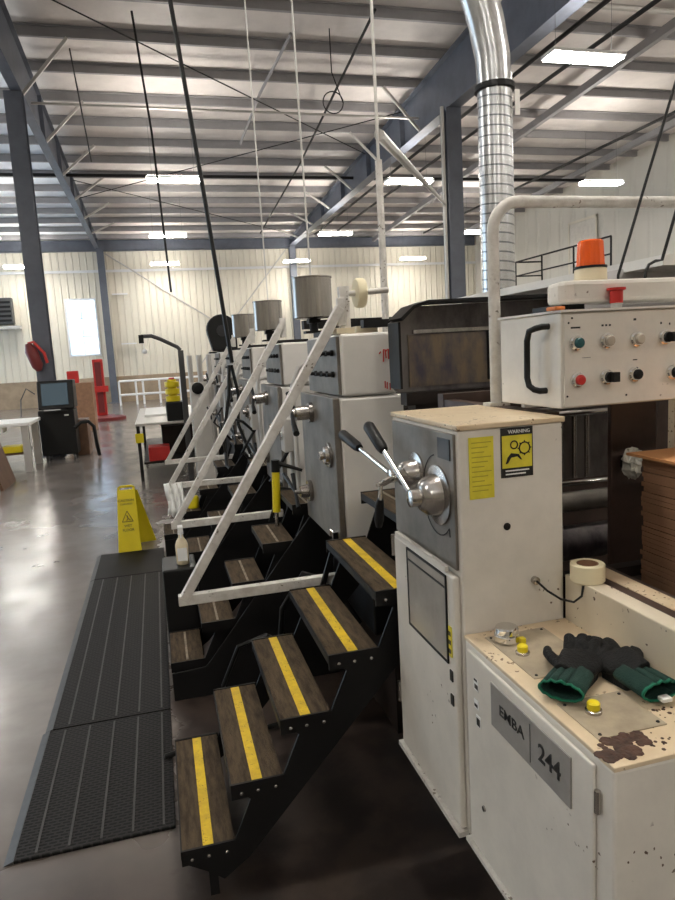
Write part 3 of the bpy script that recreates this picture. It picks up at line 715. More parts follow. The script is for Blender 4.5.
# gloves
def glove(wrist, ang, z, name_label, curl, mirror=1, thumb=True):
    c = thing('work_glove', (wrist[0], wrist[1], z), name_label, 'glove', 'pair of gloves')
    ca, sa = math.cos(ang), math.sin(ang)
    def W(u, v, w): u *= 1.1; v *= 1.1*mirror; w = w*1.1; return (wrist[0]+u*ca-v*sa, wrist[1]+u*sa+v*ca, z+w)
    g = G()
    rot = Matrix.Rotation(ang, 3, 'Z')
    g.ball(W(.075, 0, .022), .056, (1.05, .88, .42), rot, 20)
    g.sweep([W(.005,0,.02), W(.03,0,.021), W(.07,0,.022)], [.041,.044,.048], 20, flat=.5)
    # fingers
    for i, (v0, ln, sp) in enumerate(((-.032,.062,-.22),(-.011,.075,-.06),(.011,.070,.08),(.031,.055,.24))):
        h = curl[i]; p = []; r = [.0135,.0135,.013,.012,.009]
        for q in range(5):
            t = q/4; u = .105 + ln*t*math.cos(sp)*(1-.25*h*t); vv = v0 + ln*t*math.sin(sp)
            w = .024 + h*.028*math.sin(t*PI*.9) - .006*t
            p.append(W(u, vv, w))
        g.sweep(p, r, 12); g.ball(p[-1], .009, seg=12); g.ball(p[0], .0125, seg=12)
    p = [W(.05,-.03,.02), W(.07,-.055,.022), W(.09,-.072,.022), W(.108,-.078,.02)]
    g.sweep(p, [.014,.013,.012,.010], 12); g.ball(p[-1], .0105, seg=12)
    o = g.build('hand', 'glove', c)
    rm = o.modifiers.new('rm', 'REMESH'); rm.mode = 'VOXEL'; rm.voxel_size = .0028; rm.use_smooth_shade = True
    sm = o.modifiers.new('sm', 'SMOOTH'); sm.iterations = 4; sm.factor = .5
    # knitted cuff, open tube
    def tube(u0, u1, r0, r1, mat_, nm, th, par):
        g = G(); seg = 28; rings = []
        for q in range(5):
            t = q/4; rr = r0+(r1-r0)*t
            rings.append([g.bm.verts.new(W(u0+(u1-u0)*t, rr*math.cos(2*PI*k/seg), .022+rr*.45*math.sin(2*PI*k/seg)*(1+.15*math.sin(3*k)))) for k in range(seg)])
        for q in range(4):
            for k in range(seg): g.bm.faces.new((rings[q][k], rings[q][(k+1)%seg], rings[q+1][(k+1)%seg], rings[q+1][k]))
        o = g.build(nm, mat_, par, smooth=True); o.modifiers.new('so', 'SOLIDIFY').thickness = th; return o
    cu = tube(.03, -.055, .039, .043, 'dgreen', 'cuff', .003, c)
    tube(-.053, -.058, .0435, .0438, 'green', 'hem', .004, cu)
glove((.80, 1.205), math.radians(40), 1.052, 'black work glove on the left, fingers pointing away, green cuff toward the nameplate', (.9, 1.0, .8, .5), -1)
glove((.942, 1.16), math.radians(92), 1.049, 'black work glove on the right, partly under the other, cuff showing white tag', (.3, .5, .9, .9), 1)
tag(G().box(.935, .958, 1.082, 1.10, 1.055, 1.064).build('glove_tag', 'paper', bevel=.002), 'scrap of white paper in the cuff of the right glove', 'paper')

# track beyond splash wall
tr = thing('feed_track', (1.3, 1.4, .9), 'cream and dark metal feed track beyond the splashed wall, under the cardboard', 'conveyor')
G().box(1.07, 1.105, .95, 1.6, .9, 1.165).build('dark_strip', 'brown', tr)
G().box(1.105, 1.155, .95, 1.66, .9, 1.168).build('pale_strip', 'creamtop', tr, bevel=.002)
G().box(1.155, 1.19, .95, 1.66, .9, 1.155).build('dark_strip', 'brown', tr)
G().box(1.07, 1.9, .95, 1.655, .46, .9).build('track_body', 'cream', tr)
G().box(1.19, 1.9, .95, 1.655, .9, 1.09).build('bed', 'dark', tr)
# tape roll
tp = thing('tape_roll', (1.045, 1.47, 1.17), 'thick roll of cream masking tape on the machine ledge', 'tape')
G().lathe((1.045, 1.49, 1.1705), (0,0,1), [(.028,0),(.042,0),(.044,.002),(.044,.044),(.042,.046),(.028,.046),(.028,.003)], 40).build('tape', 'tape', tp, smooth=True)
G().lathe((1.045, 1.49, 1.172), (0,0,1), [(.0245,0),(.0275,0),(.0275,.045),(.0245,.045),(.0245,.002),(.001,.002)], 32).build('core', 'card', tp, smooth=True)

# cardboard stack
N = 26; t_ = (1.462-1.091)/N
B0 = None
for i in range(N):
    z = 1.091+i*t_
    if i == 0:
        o = G().box(1.30, 1.80, 1.0, 1.60, z, z+t_-.0012).build('cardboard_sheet', 'card'); B0 = o; base = o.location.copy()
    else:
        o = B0.copy(); COL.objects.link(o); o.location = base + Vector((random.uniform(-.003,.003), random.uniform(-.004,.004), i*t_))
    tag(o, 'brown corrugated cardboard sheet in the tall stack at the right edge', 'cardboard', 'stacked cardboard sheets')
o = G().box(1.27, 1.82, .98, 1.63, 1.463, 1.470).build('cardboard_sheet', 'cardt')
tag(o, 'topmost orange-brown cardboard sheet, lying flat on the stack', 'cardboard', None)

# ---------------------------------------------------------------- dark frame under near machine and interior
fb = thing('folding_machine', (1.5, 1.9, 0), 'dark greasy machine frame inside the opening below the control console', 'machine')
G().box(.98, 2.9, .7, 2.75, 0, .455).build('plinth', 'dark', fb)
G().box(1.03, 2.9, 2.35, 2.4, .46, 1.62).build('back_plate', 'brown', fb)
G().box(1.03, 1.075, 1.66, 2.34, .46, 1.6).build('side_upright', 'brown', fb)
G().box(1.385, 1.56, 1.85, 1.87, .46, 1.6).build('upright', 'brown', fb, bevel=.004)
G().box(1.80, 1.83, 2.05, 2.08, 1.0, 1.6).build('pale_upright', 'creamtop', fb)
G().box(1.20, 1.42, 2.06, 2.08, 1.575, 1.66).build('grey_cover', 'white', fb)
G().box(1.20, 1.60, 2.10, 2.14, 1.30, 1.56).build('ribbed_plate', 'ink', fb)
for z, r_ in ((1.545, .012), (1.30, .010)): G().cyl((1.076, 2.04, z), (1.60, 2.04, z), r_, seg=16).build('bar', 'chrome', fb, smooth=True)
for xx in (1.315, 1.345, 1.40, 1.45): G().cyl((xx, 2.07, 1.31), (xx, 2.07, 1.53), .009, seg=12).build('rod', 'steel', fb, smooth=True)
G().cyl((1.076, 2.0, 1.10), (1.60, 2.0, 1.10), .06, seg=24).build('roller', 'ink', fb, smooth=True)
G().cyl((1.076, 2.02, 1.24), (1.60, 2.02, 1.24), .035, seg=24).build('roller', 'plate', fb, smooth=True)
G().box(1.0, 2.0, 1.66, 1.7, .9, 1.12).build('front_rail', 'dark', fb)
pbag = thing('plastic_wrap', (1.43, 1.8, 1.35), 'crumpled clear plastic clump on the dark upright beside the cardboard', 'plastic')
g = G(); g.ball((1.425, 1.80, 1.40), .042, (.8, .6, 1.1), seg=20)
for v in g.bm.verts: v.co += Vector((random.uniform(-.008,.008) for _ in range(3)))
g.build('wrap', mat('cloudy_plastic', (.62,.60,.52), .2), pbag)
G().box(1.42, 1.44, 1.79, 1.85, 1.38, 1.42).build('clip', 'blk', pbag)

# control console
cc = thing('control_console', (1.3, 1.74, 1.615), 'cream control console with round push buttons and a black side handle', 'control panel')
G().box(1.02, 1.9, 1.565, 1.885, 1.618, 1.868).build('housing', 'cream', cc, bevel=.004)
fp = G().box(1.027, 1.895, 1.560, 1.565, 1.622, 1.862).build('button_panel', 'cream', cc, bevel=.001)
G().box(1.015, 1.91, 1.556, 1.89, 1.868, 1.874).build('lid', 'white', cc)
# handle
G().sweep([(1.02,1.622,1.835),(1.0,1.622,1.835),(.989,1.634,1.832),(.985,1.66,1.826),(.985,1.672,1.80),(.985,1.674,1.70),(.985,1.664,1.678),(.989,1.645,1.668),(1.0,1.636,1.664),(1.02,1.636,1.664)], .0085, 12).build('side_handle', 'blkp', cc, smooth=True)['label'] = 'black handle'
def button(x, z, kind):
    b = G().lathe((x, 1.56, z), (0,-1,0), [(.020,0),(.020,.006),(.016,.009),(.0155,.016)], 24).build('button_bezel', 'chrome', cc, smooth=True)
    if kind == 'sel':
        G().lathe((x, 1.544, z), (0,-1,0), [(.014,0),(.014,.006)], 20).box(x-.002, x+.017, 1.524, 1.542, z-.013, z+.013).build('selector_knob', 'blkp', b, bevel=.001)
    else:
        m_ = {'green': mat('teal_button', (.03,.10,.11), .2), 'clear': mat('clear_button', (.42,.38,.32), .15), 'red': M['red'], 'black': M['blkp'], 'cross': mat('clear_lamp', (.55,.5,.42), .12)}[kind]
        G().lathe((x, 1.544, z), (0,-1,0), [(.0135,0),(.0135,.004),(.011,.007),(.003,.008)], 20).build('push_button', m_, b, smooth=True)
for (x, z, kd) in ((1.061,1.788,'green'),(1.152,1.789,'clear'),(1.244,1.789,'cross'),(1.333,1.79,'sel'),(1.064,1.692,'red'),(1.152,1.694,'sel'),(1.239,1.696,'black'),(1.36,1.694,'sel'),(1.43,1.79,'clear')):
    button(x, z, kd)
g = G()
for a_ in ((1.046,1.074,1.825,1.8295),(1.138,1.144,1.827,1.832),(1.149,1.155,1.827,1.832),(1.160,1.166,1.827,1.832),(1.236,1.244,1.838,1.844),(1.32,1.325,1.825,1.831),(1.348,1.352,1.822,1.828),(1.235,1.248,1.733,1.736),(1.08,1.105,1.748,1.749)):
    G().box(a_[0],a_[1],1.5592,1.5604,a_[2],a_[3]).build('printed_mark', 'blklbl', cc)
for (x, z) in ((1.05,1.852),(1.215,1.642),(1.035,1.65),(1.04,1.84)): G().lathe((x, 1.56, z), (0,-1,0), [(.003,0),(.002,.002)], 8).build('screw', 'blk', cc)
tag(G().box(1.005, 1.035, 1.565, 1.61, 1.8745, 1.884).build('orange_clip', mat('orange_plastic', (.75,.22,.05), .5), bevel=.003), 'small orange clip on the corner of the control console', 'clip')
# beam above
bmx = thing('cover_beam', (1.5, 1.75, 1.874), 'thick cream beam with rounded end lying on top of the control console', 'beam')
G().prism([(1.085, 1.60), (1.9, 1.60), (1.9, 1.75), (1.12, 1.75), (1.095, 1.74), (1.08, 1.72), (1.055, 1.63), (1.062, 1.61)], 'z', 1.892, 1.952).build('beam_body', 'cream', bmx, bevel=.012)
G().box(1.08, 1.15, 1.65, 1.8, 1.8745, 1.892).box(1.7, 1.8, 1.65, 1.8, 1.8745, 1.892).build('spacer', 'blk', bmx)
rk = thing('emergency_stop', (1.19, 1.585, 1.8745), 'short red flanged knob on the console edge in front of the beam', 'knob')
G().lathe((1.198, 1.58, 1.8745), (0,0,1), [(.014,0),(.014,.01),(.016,.012)], 20).build('knob_base', 'conduit', rk)
G().lathe((1.198, 1.58, 1.8865), (0,0,1), [(.017,0),(.017,.032),(.024,.034),(.024,.040)], 24).build('knob_head', 'red', rk, smooth=True)
# beacon
bc = thing('warning_beacon', (1.155, 1.72, 1.952), 'orange ribbed warning beacon on a cream base above the console', 'beacon')
G().lathe((1.19, 1.68, 1.953), (0,0,1), [(.043,0),(.044,.004),(.043,.034),(.040,.036)], 32).build('beacon_base', 'beige', bc, smooth=True)
G().lathe((1.19, 1.68, 1.989), (0,0,1), [(.044,0),(.044,.006)], 32).build('gasket', 'blkp', bc)
g = G(); prof = [(.037,0),(.036,.01),(.033,.066),(.028,.07),(.01,.071)]
g.lathe((1.19, 1.68, 1.995), (0,0,1), prof, 48)
for v in g.bm.verts:
    d = Vector((v.co.x-1.19, v.co.y-1.68)); a = math.atan2(d.y, d.x); f = 1+.035*math.sin(a*16)
    v.co.x = 1.19+d.x*f; v.co.y = 1.68+d.y*f
g.build('lens', 'orange', bc, smooth=True)

# white worn pipe
def arc(c, r, a0, a1, n, plane='xz'):
    return [(c[0]+r*math.cos(a0+(a1-a0)*k/n), c[1], c[2]+r*math.sin(a0+(a1-a0)*k/n)) for k in range(n+1)]
pp = thing('bent_pipe', (1.03, 1.96, 1.6), 'chipped white pipe rising by the console and bending right overhead', 'pipe')
pts = [(1.045, 1.965, 1.60), (1.045, 1.965, 2.14)] + arc((1.135, 1.965, 2.14), .09, PI, PI/2, 8)[1:] + [(2.9, 1.965, 2.225)]
G().sweep(pts, .0185, 16).build('pipe', 'rail', pp, smooth=True)
G().box(1.01, 1.08, 1.94, 1.99, 1.601, 1.612).build('foot', 'rail', pp)
G().cyl((2.88, 1.965, .0), (2.88, 1.965, 2.225), .017).build('far_leg', 'rail', pp)
# black cables over the console
rod('hanging_cable', [(1.447, 1.9, 1.876), (1.447, 1.9, 1.99), (1.544, 1.9, 2.267), (1.651, 1.9, 2.568), (1.98, 1.9, 3.5), (2.4, 2.0, 5.0), (2.5, 2.1, ceil(2.1))], .0045, 'blkp', 'thin black cable rising from the cream beam right of the beacon', 'cable')
rod('hanging_cable', [(1.383, 1.7, 1.953), (1.388, 1.7, 1.98), (1.397, 1.7, 1.998), (1.42, 1.7, 2.008), (1.442, 1.7, 2.01), (1.484, 1.7, 2.135), (1.62, 1.7, 2.55), (1.9, 1.8, 3.5), (2.3, 1.9, ceil(1.9))], .0045, 'blkp', 'black cable with a hooked lower end near the right edge', 'cable')
gc = thing('grey_cover', (1.75, 2.3, 1.9), 'grey rounded cover above the cream beam at the right edge', 'cover')
G().prism([(1.66,1.9),(1.67,2.01),(1.70,2.045),(1.76,2.06),(2.4,2.06),(2.4,1.9)], 'y', 2.2, 2.5).build('cover_shell', mat('grey_paint', (.36,.34,.33), .4), gc, bevel=.01)
G().box(1.7, 2.3, 2.22, 2.48, 1.62, 1.9).build('cover_base', 'dark', gc)
# ink guard
ig = thing('ink_guard', (1.5, 2.6, 1.58), 'dark ink-stained metal hood between the levers and the nearest press unit', 'guard')
G().prism([(.95,1.62),(.932,1.64),(.925,1.90),(.99,1.945),(1.05,1.965),(2.6,1.985),(2.6,1.62)], 'y', 2.62, 2.64).build('back_sheet', 'ink', ig)
G().prism([(.94,1.905),(.99,1.95),(1.05,1.968),(2.6,1.988),(2.6,2.0),(1.05,1.98),(.985,1.962),(.93,1.915)], 'y', 2.50, 2.64).build('top_lip', 'blk', ig)
G().prism([(.925,1.64),(.935,1.64),(.935,1.90),(.925,1.90)], 'y', 2.52, 2.64).build('side_lip', 'blk', ig)
G().box(1.0, 1.40, 2.612, 2.62, 1.64, 1.85).build('ink_panel', 'ink2', ig)
G().box(1.02, 2.6, 2.60, 2.62, 1.855, 1.87).build('shelf_edge', 'steel', ig)
G().box(1.35, 1.358, 2.602, 2.62, 1.65, 1.855).build('rib', 'blk', ig)
G().box(.96, 2.6, 2.55, 2.62, 1.57, 1.62).build('lower_bar', 'dark', ig)
G().box(1.0, 2.6, 2.56, 2.64, .46, 1.57).build('support', 'dark', ig)
# pale hood behind
hd = tag(G().box(1.70, 3.4, 2.0, 3.9, 2.03, 2.065).build('pale_hood', 'white'), 'pale sheet metal hood behind the spiral duct foot, slanting up to the right', 'hood')
# pale side supports of hood
for x in (2.95, 3.35): G().box(x-.02, x+.02, 3.8, 3.88, 0, 2.03).build('hood_leg', 'grey', hd)

# ---------------------------------------------------------------- spiral duct
du = thing('spiral_duct', (2.72, 5, 1.9), 'shiny galvanised spiral duct rising behind the console to the roof', 'duct')
g = G(); n = 300; 
prof = []
for i in range(61):
    h = 3.74-1.9; z = i/60*h
    prof.append((.132, z))
g.lathe((2.70, 5, 1.9), (0,0,1), prof, 36)
dm = mat('spiral_galvanised', (.70,.71,.72), .26, metal=.85, noise=.18, nscale=12)
nt = dm.node_tree; b = nt.nodes['Principled BSDF']; tcn = nt.nodes.new('ShaderNodeTexCoord'); sp = nt.nodes.new('ShaderNodeSeparateXYZ'); nt.links.new(tcn.outputs['Object'], sp.inputs[0])
def mth(op, a, b_=None):
    nd = nt.nodes.new('ShaderNodeMath'); nd.operation = op
    for i, v in enumerate((a, b_)):
        if v is None: continue
        if isinstance(v, (int, float)): nd.inputs[i].default_value = v
        else: nt.links.new(v, nd.inputs[i])
    return nd.outputs[0]
ang = mth('ARCTAN2', sp.outputs[1], sp.outputs[0])
fr = mth('FRACT', mth('ADD', mth('MULTIPLY', sp.outputs[2], 14.), mth('DIVIDE', ang, 2*PI)))
rd = mth('LESS_THAN', fr, .16)
bp = nt.nodes.new('ShaderNodeBump'); bp.inputs['Strength'].default_value = 1; bp.inputs['Distance'].default_value = .012
nt.links.new(rd, bp.inputs['Height']); nt.links.new(bp.outputs[0], b.inputs['Normal'])
cs = b.inputs['Base Color'].links[0].from_socket
nt.links.new(mixcol(nt, rd, cs, (.25,.26,.28)), b.inputs['Base Color'])
g2 = g
o = g2.build('duct_wall', dm, du, smooth=True)
o.location = (2.70-2.72, 0, 0)
for v in o.data.vertices: v.co.x += .02
G().lathe((2.70, 5, 3.70), (0,0,1), [(.135,0),(.152,.005),(.152,.045),(.135,.05)], 36).build('clamp_ring', 'blk', du, smooth=True)
pts = [(2.70, 5, 3.74), (2.69, 5, 3.95), (2.64, 5, 4.2), (2.55, 5, 4.5), (2.42, 5, 4.8), (2.3, 5, 5.2), (2.2, 5, 6.0), (2.2, 5, 8.6)]
G().sweep(pts, [.130,.132,.136,.14,.142,.142,.142,.142], 32).build('flexible_elbow', 'galv', du, smooth=True)
G().box(2.80, 2.84, 4.87, 4.875, 3.5, 3.68).build('tag_plate', 'white', du)
# thin conduit left of the column
rod('conduit_drop', [(1.25, 3.6, .93), (1.25, 3.6, 2.80)], .02, 'rail', 'white vertical conduit between the press and the column, lower thick section', 'pipe')
rod('conduit_drop', [(1.25, 3.6, 2.80), (1.25, 3.6, ceil(3.6))], .009, 'conduit', 'thin pale vertical conduit going up to the roof left of centre column', 'pipe')
rod('conduit_drop', [(6.66, 14.75, 0), (6.66, 14.75, 7.05)], .045, 'conduit', 'pale thin pipe alongside the centre column', 'pipe')
rod('diagonal_strut', [(1.26, 3.6, 2.93), (6.6, 14.6, 4.94)], .03, 'conduit', 'pale diagonal strut from vertical conduit toward the column', 'strut')

# ---------------------------------------------------------------- mats and sign
def mat_material(nm, plain=False):
    m = mat(nm, (.010,.0085,.008), .6, noise=.3, nscale=6, spec=.2)
    nt = m.node_tree; b = nt.nodes['Principled BSDF']; L = nt.links.new
    if plain: return m
    tcn = nt.nodes.new('ShaderNodeTexCoord'); br = nt.nodes.new('ShaderNodeTexBrick')
    mp = nt.nodes.new('ShaderNodeMapping'); L(tcn.outputs['Object'], mp.inputs['Vector']); L(mp.outputs[0], br.inputs['Vector'])
    br.inputs['Scale'].default_value = 1; br.inputs['Brick Width'].default_value = .036; br.inputs['Row Height'].default_value = .018
    br.inputs['Mortar Size'].default_value = .0045; br.inputs['Mortar Smooth'].default_value = .3
    br.inputs['Color1'].default_value = (.004,.004,.004,1); br.inputs['Color2'].default_value = (.006,.006,.006,1); br.inputs['Mortar'].default_value = (.022,.019,.018,1)
    L(br.outputs['Color'], b.inputs['Base Color'])
    bp = nt.nodes.new('ShaderNodeBump'); bp.inputs['Strength'].default_value = 1; bp.inputs['Distance'].default_value = .02
    L(br.outputs['Fac'], bp.inputs['Height']); L(bp.outputs[0], b.inputs['Normal'])
    return m
M['mesh'] = mat_material('slotted_rubber_mat'); M['plainmat'] = mat_material('smooth_rubber_mat', True)
def floor_mat_obj(x0, x1, y0, y1, m, label, z=0.0, strips=True):
    f = thing('floor_mat', ((x0+x1)/2, (y0+y1)/2, z), label, 'mat', None)
    G().box(x0, x1, y0, y1, z+.001, z+.014).build('mat_sheet', m, f, bevel=.003)
    G().prism([(x0-.035, z+.001), (x0, z+.001), (x0, z+.014)], 'y', y0, y1).build('bevelled_edge', 'rib', f)
    if strips:
        n = 5
        for i in range(n):
            xx = x0+.075+i*(x1-x0-.12)/(n-1)
            G().box(xx-.004, xx+.004, y0+.02, y1-.02, z+.014, z+.0165).build('raised_rib', mat('worn_rib', (.10,.09,.085), .5) if 'rib' not in M else M['rib'], f)
floor_mat_obj(-.67, -.085, 2.5, 3.42, 'mesh', 'nearest black slotted rubber floor mat beside the yellow striped stairs')
floor_mat_obj(-.66, -.085, 3.43, 5.85, 'mesh', 'long black slotted rubber floor mat between the nearest mat and the smooth one')
floor_mat_obj(-.66, -.08, 5.86, 6.62, 'plainmat', 'smooth black rubber floor mat in front of the wet floor sign', 0, False)
ws = thing('wet_floor_sign', (-.33, 6.75, .014), 'yellow folding wet floor sign standing at the end of mats', 'sign')
def slab(y_b, y_t, x0b, x1b, x0t, x1t, zb, zt, th, nm):
    g = G(); vs = []
    for (yy) in (0, th):
        vs += [g.bm.verts.new((x0b, y_b+yy, zb)), g.bm.verts.new((x1b, y_b+yy, zb)), g.bm.verts.new((x1t, y_t+yy, zt)), g.bm.verts.new((x0t, y_t+yy, zt))]
    for f in ((0,1,2,3),(7,6,5,4),(0,4,5,1),(1,5,6,2),(2,6,7,3),(3,7,4,0)): g.bm.faces.new([vs[i] for i in f])
    return g.build(nm, 'yelp', ws, bevel=.006)
fpn = slab(6.60, 6.72, -.50, -.285, -.465, -.30, .016, .60, .012, 'front_panel')
# rear panel swung to the right
g = G(); A = [(-.40,6.93,.002),(-.15,6.98,.002),(-.28,6.76,.58),(-.44,6.74,.58)]
vs = [g.bm.verts.new(p) for p in A] + [g.bm.verts.new((p[0], p[1]+.012, p[2])) for p in A]
for f in ((0,1,2,3),(7,6,5,4),(0,4,5,1),(1,5,6,2),(2,6,7,3),(3,7,4,0)): g.bm.faces.new([vs[i] for i in f])
g.build('rear_panel', 'yelp', ws, bevel=.004)
G().sweep([(-.45,6.73,.59),(-.45,6.73,.62),(-.43,6.73,.63),(-.33,6.73,.63),(-.31,6.73,.62),(-.31,6.73,.59)], .012, 8).build('carry_handle', 'yelp', ws)
upv = Vector((0, .12, .584)).normalized()
def onsign(u, h): # u across, h height
    return Vector((-.39+u, 6.5965+.12*(h-.016)/.584, h))
for s_, sz, h in (('CAUTION', .032, .50), ('CUIDADO', .024, .465), ('WET', .034, .26), ('FLOOR', .034, .22)):
    text(s_, sz, frame(onsign(0, h), (1,0,0), upv), 'blklbl', fpn, ext=.0015)
g = G()
sy = lambda h: 6.596+.12*(h-.016)/.584
for a in (((-.05,.30),(.0,.40),(.05,.30)),):
    P_ = a
    for i in range(3):
        p, q = P_[i], P_[(i+1) % 3]; g.bar((-.39+p[0], sy(p[1]), p[1]), (-.39+q[0], sy(q[1]), q[1]), .005, .004)
g.bar((-.395, sy(.36), .36), (-.385, sy(.33), .33), .008, .004).bar((-.385, sy(.33), .33), (-.40, sy(.31), .31), .006, .004).bar((-.385, sy(.33), .33), (-.365, sy(.312), .312), .006, .004)
g.build('slipping_figure_symbol', 'blklbl', fpn)

# ---------------------------------------------------------------- right table area
tb = thing('work_table', (.1, 12.3, 0), 'grey work table with papers beside the far end of the press', 'table')
G().box(-.38, .62, 10.6, 14.2, .85, .89).build('tabletop', 'conduit', tb, bevel=.01)
for (x, y) in ((-.34,10.65),(.58,10.65),(-.34,14.15),(.58,14.15)): G().box(x-.025, x+.025, y-.025, y+.025, 0, .85).build('leg', 'blk', tb)
G().box(-.3, .56, 10.7, 14.1, .25, .28).build('lower_shelf', 'blk', tb)
tag(G().box(-.25, .15, 11.8, 13.6, .891, .93).build('paper_stack', 'paper', bevel=.004), 'white pile of papers lying on the work table', 'paper')
tag(G().box(.1, .42, 10.64, 11.0, .891, 1.18).build('tool_case', 'blkp', bevel=.02), 'black case on the work table under the lamp', 'case')
tag(G().box(-.22, .1, 10.75, 11.1, .281, .5).build('crate', 'red', bevel=.01), 'red crate on the shelf of the work table', 'crate')
tag(G().box(.0, .5, 11.4, 12.4, .281, .75).build('carton', 'dark', bevel=.01), 'dark carton on the shelf of the work table', 'carton')
G().box(-.39, -.27, 10.60, 10.622, .60, .74).build('paper_tag', 'yelp', tb)['label'] = 'yellow tag'
yc = thing('yellow_stand', (.22, 10.8, 1.181), 'yellow stacked holder with red top on the black case', 'holder')
for q in range(3): G().lathe((.22, 10.8, 1.182+q*.11), (0,0,1), [(.10,0),(.11,.01),(.11,.08),(.07,.09),(.07,.12)], 16).build('tier', 'yelp', yc, smooth=True)
G().lathe((.22, 10.8, 1.52), (0,0,1), [(.05,0),(.04,.03)], 12).build('cap', 'red', yc)
lp = thing('arm_lamp', (.40, 10.4, .0), 'grey jointed arm lamp reaching left over the work table', 'lamp')
G().box(.34, .42, 10.36, 10.44, 0, 1.95).build('pole', 'wire', lp)
G().sweep([(.38,10.4,1.95),(.34,10.4,2.0),(.10,10.4,2.13),(-.02,10.4,2.18),(-.16,10.4,2.18)], .028, 10).build('arm', 'wire', lp, smooth=True)
G().box(-.20, -.13, 10.36, 10.44, 2.08, 2.2).build('head', 'blkp', lp)
G().ball((-.13, 10.4, 1.96), .035, seg=12).cyl((-.13,10.4,1.98),(-.15,10.4,2.09), .006, seg=6).build('bulb', 'fix', lp)
# far fence
fn = thing('safety_fence', (0, 31, 0), 'low white tube safety fence in front of the far wall', 'fence')
for z in (.45, 1.05): G().cyl((-1.6, 31, z), (4.5, 31, z), .05, seg=10).build('fence_tube', 'fix', fn, smooth=True)
for x in (-1.6, -.9, -.6, .1, 1.0, 2.0, 3.2, 4.5): G().cyl((x, 31, 0), (x, 31, 1.05), .045, seg=10).build('fence_post', 'fix', fn, smooth=True)

# red stretch wrapper mast
rm_ = thing('stretch_wrapper', (-2.05, 24, 0), 'red upright mast machine with round dark turntable left of the fence', 'machine')
G().box(-2.05, -1.72, 24.3, 24.6, .1, 2.0).build('mast', 'red', rm_, bevel=.02)
G().box(-1.98, -1.79, 24.24, 24.3, .2, 1.9).build('carriage_track', 'dred', rm_)
G().box(-2.1, -1.6, 24.1, 24.24, .9, 1.1).build('carriage', 'red', rm_)
G().lathe((-1.7, 23.4, 0), (0,0,1), [(.62,0),(.62,.1),(.6,.11)], 32).build('turntable', 'dred', rm_)
G().box(-2.2, -1.5, 23.9, 24.7, 0, .1).build('base', 'dred', rm_)
tag(G().box(-2.38, -2.08, 20.0, 20.2, 1.345, 1.68).build('signal_box', 'red', bevel=.02), 'bright red square box above the cartons behind the computer cabinet', 'box')
tag(G().box(-2.5, -1.75, 19.9, 20.7, .0, 1.34).build('carton_stack', 'card', bevel=.01), 'tall brown carton stack behind the computer cabinet', 'carton')
tag(G().box(-1.78, -1.45, 14.6, 15.2, 0, .72).build('carton', 'wood', bevel=.01), 'brown carton on the floor right of the computer cabinet', 'carton')

# computer cabinet
pc = thing('computer_cabinet', (-1.95, 14.4, 0), 'black rolling computer cabinet with built-in monitor', 'cabinet')
G().box(-2.28, -1.62, 14.1, 14.7, .1, .98).build('body', 'blkp', pc, bevel=.02)
hdp = G().prism([(14.1,1.0),(14.7,1.0),(14.7,1.55),(14.25,1.55)], 'x', -2.26, -1.60).build('monitor_housing', 'blkp', pc, bevel=.02)
G().prism([(14.105,1.08),(14.215,1.50),(14.225,1.50),(14.115,1.08)], 'x', -2.18, -1.70).build('screen', 'screen', hdp).location.y = -.012
G().box(-2.2, -1.72, 13.98, 14.1, .955, .985).build('keyboard_tray', 'blkp', pc)
G().box(-2.15, -1.85, 14.0, 14.08, .985, 1.0).build('keyboard', 'paper', pc)
G().box(-1.80, -1.72, 14.09, 14.1, .86, .89).build('badge', 'paper', pc)
for (x, y) in ((-2.2,14.18),(-1.7,14.18),(-2.2,14.62),(-1.7,14.62)):
    G().cyl((x-.02,y,.05),(x+.02,y,.05), .05, seg=14).box(x-.015,x+.015,y-.015,y+.015,.05,.1).build('caster', 'wire', pc)
rod('vacuum_hose', [(-1.62,14.0,.62),(-1.5,14.0,.72),(-1.36,14.0,.72),(-1.27,14.0,.62),(-1.25,14.0,.3),(-1.22,14.0,.04)], .035, 'blkp', 'thick black hose looping to the floor right of the computer cabinet', 'hose', None, 12)
fe_ = thing('fire_extinguisher', (-2.2, 14.7, 1.9), 'dark red bagged extinguisher hung on left column above the monitor', 'extinguisher')
G().sweep([(-2.25,14.72,1.75),(-2.27,14.72,1.85),(-2.36,14.72,2.15),(-2.40,14.72,2.3)], [.05,.11,.12,.06], 16).build('body', 'dred', fe_, smooth=True)
G().sweep([(-2.40,14.72,2.3),(-2.30,14.70,2.33),(-2.12,14.70,2.1),(-2.08,14.7,1.9)], .03, 10).build('strap', 'red', fe_, smooth=True)
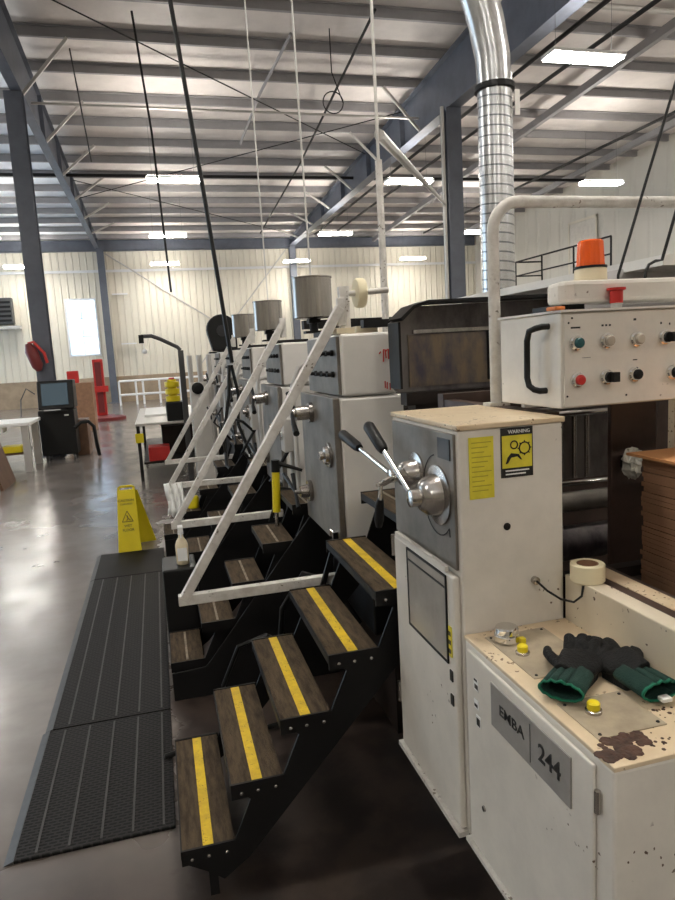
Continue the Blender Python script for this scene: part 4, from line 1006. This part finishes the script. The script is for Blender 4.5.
# left table, boards
lt = thing('packing_table', (-3.0, 13.8, 0), 'long white topped packing table left of the computer cabinet', 'table')
G().box(-4.6, -2.22, 12.8, 14.0, .82, .88).build('tabletop', 'paper', lt, bevel=.01)
for (x, y) in ((-2.32,12.9),(-2.32,13.9),(-4.5,12.9),(-4.5,13.9)): G().box(x-.06, x+.06, y-.05, y+.05, 0, .82).build('leg', 'conduit', lt)
G().box(-4.4, -2.4, 13.0, 13.9, .3, .34).build('lower_shelf', 'wood', lt)
for i, (x, w_) in enumerate(((-2.72,.16),(-2.95,.14),(-3.2,.16))):
    tag(G().box(x-w_, x+w_*.3, 12.84, 13.2, .72-.03*(i%2), .81).build('parts_bin', 'paper', bevel=.006), 'small white bin under the packing table edge, %s' % ('nearest the computer cabinet', 'middle one', 'nearest the left edge')[i], 'bin', 'white bins under the packing table')
tag(G().box(-2.75, -2.42, 12.95, 13.3, .345, .46).build('tote', 'yelp', bevel=.01), 'yellow tote on the packing table shelf', 'tote')
tag(G().sweep([(-2.55,13.95,.885),(-2.62,14.5,1.2),(-2.5,14.5,1.42),(-2.35,14.5,1.3)], .012, 8).build('wire_loop', 'wire'), 'loop of grey wire between packing table and monitor', 'wire')
for i in range(3):
    x = -2.42-.13*i
    g = G(); g.prism([(x, 0), (x+.045, 0), (x-.155, .78), (x-.20, .78)], 'y', 11.0-.2*i, 11.95)
    tag(g.build('leaning_board', ('wood','paper','card')[i], bevel=.004), ('dark brown board leaning left in front of the packing table, outermost', 'white board leaning between two brown boards at the left edge', 'brown cardboard sheet leaning farthest left')[i], 'board')
# wall heater at far left
wh = thing('wall_heater', (-6.3, YF-.4, 3.8), 'dark slatted unit heater on the far wall at left edge', 'heater')
G().box(-6.9, -5.95, YF-.5, YF-.07, 3.85, 5.0).build('heater_case', 'wire', wh, bevel=.02)
for q in range(5): G().box(-6.85, -6.0, YF-.53, YF-.5, 3.95+q*.2, 4.05+q*.2).build('louvre', 'blk', wh)
G().box(-7.0, -5.7, YF-.6, YF-.07, 3.62, 3.75).build('shelf_bracket', 'conduit', wh)
# small things on far wall
for i, (x, z, y) in enumerate(((-1.3, 5.0, YF-.15), (-1.1, 2.7, YF-.15))):
    tag(G().box(x-.35, x+.35, y-.1, y+.05, z, z+.06).build('wall_bracket', 'fix'), 'small white bracket on the far wall beside the slim column, %s' % ('upper', 'lower')[i], 'bracket')

# ---------------------------------------------------------------- world
w = bpy.data.worlds.new('world'); S.world = w; w.use_nodes = True
bgn = w.node_tree.nodes['Background']; bgn.inputs[0].default_value = (.62,.82,1,1); bgn.inputs[1].default_value = 1.1
S.view_settings.view_transform = 'Standard'; S.view_settings.look = 'None'; S.view_settings.exposure = 1.72; S.view_settings.gamma = 1
S.view_settings.use_curve_mapping = False
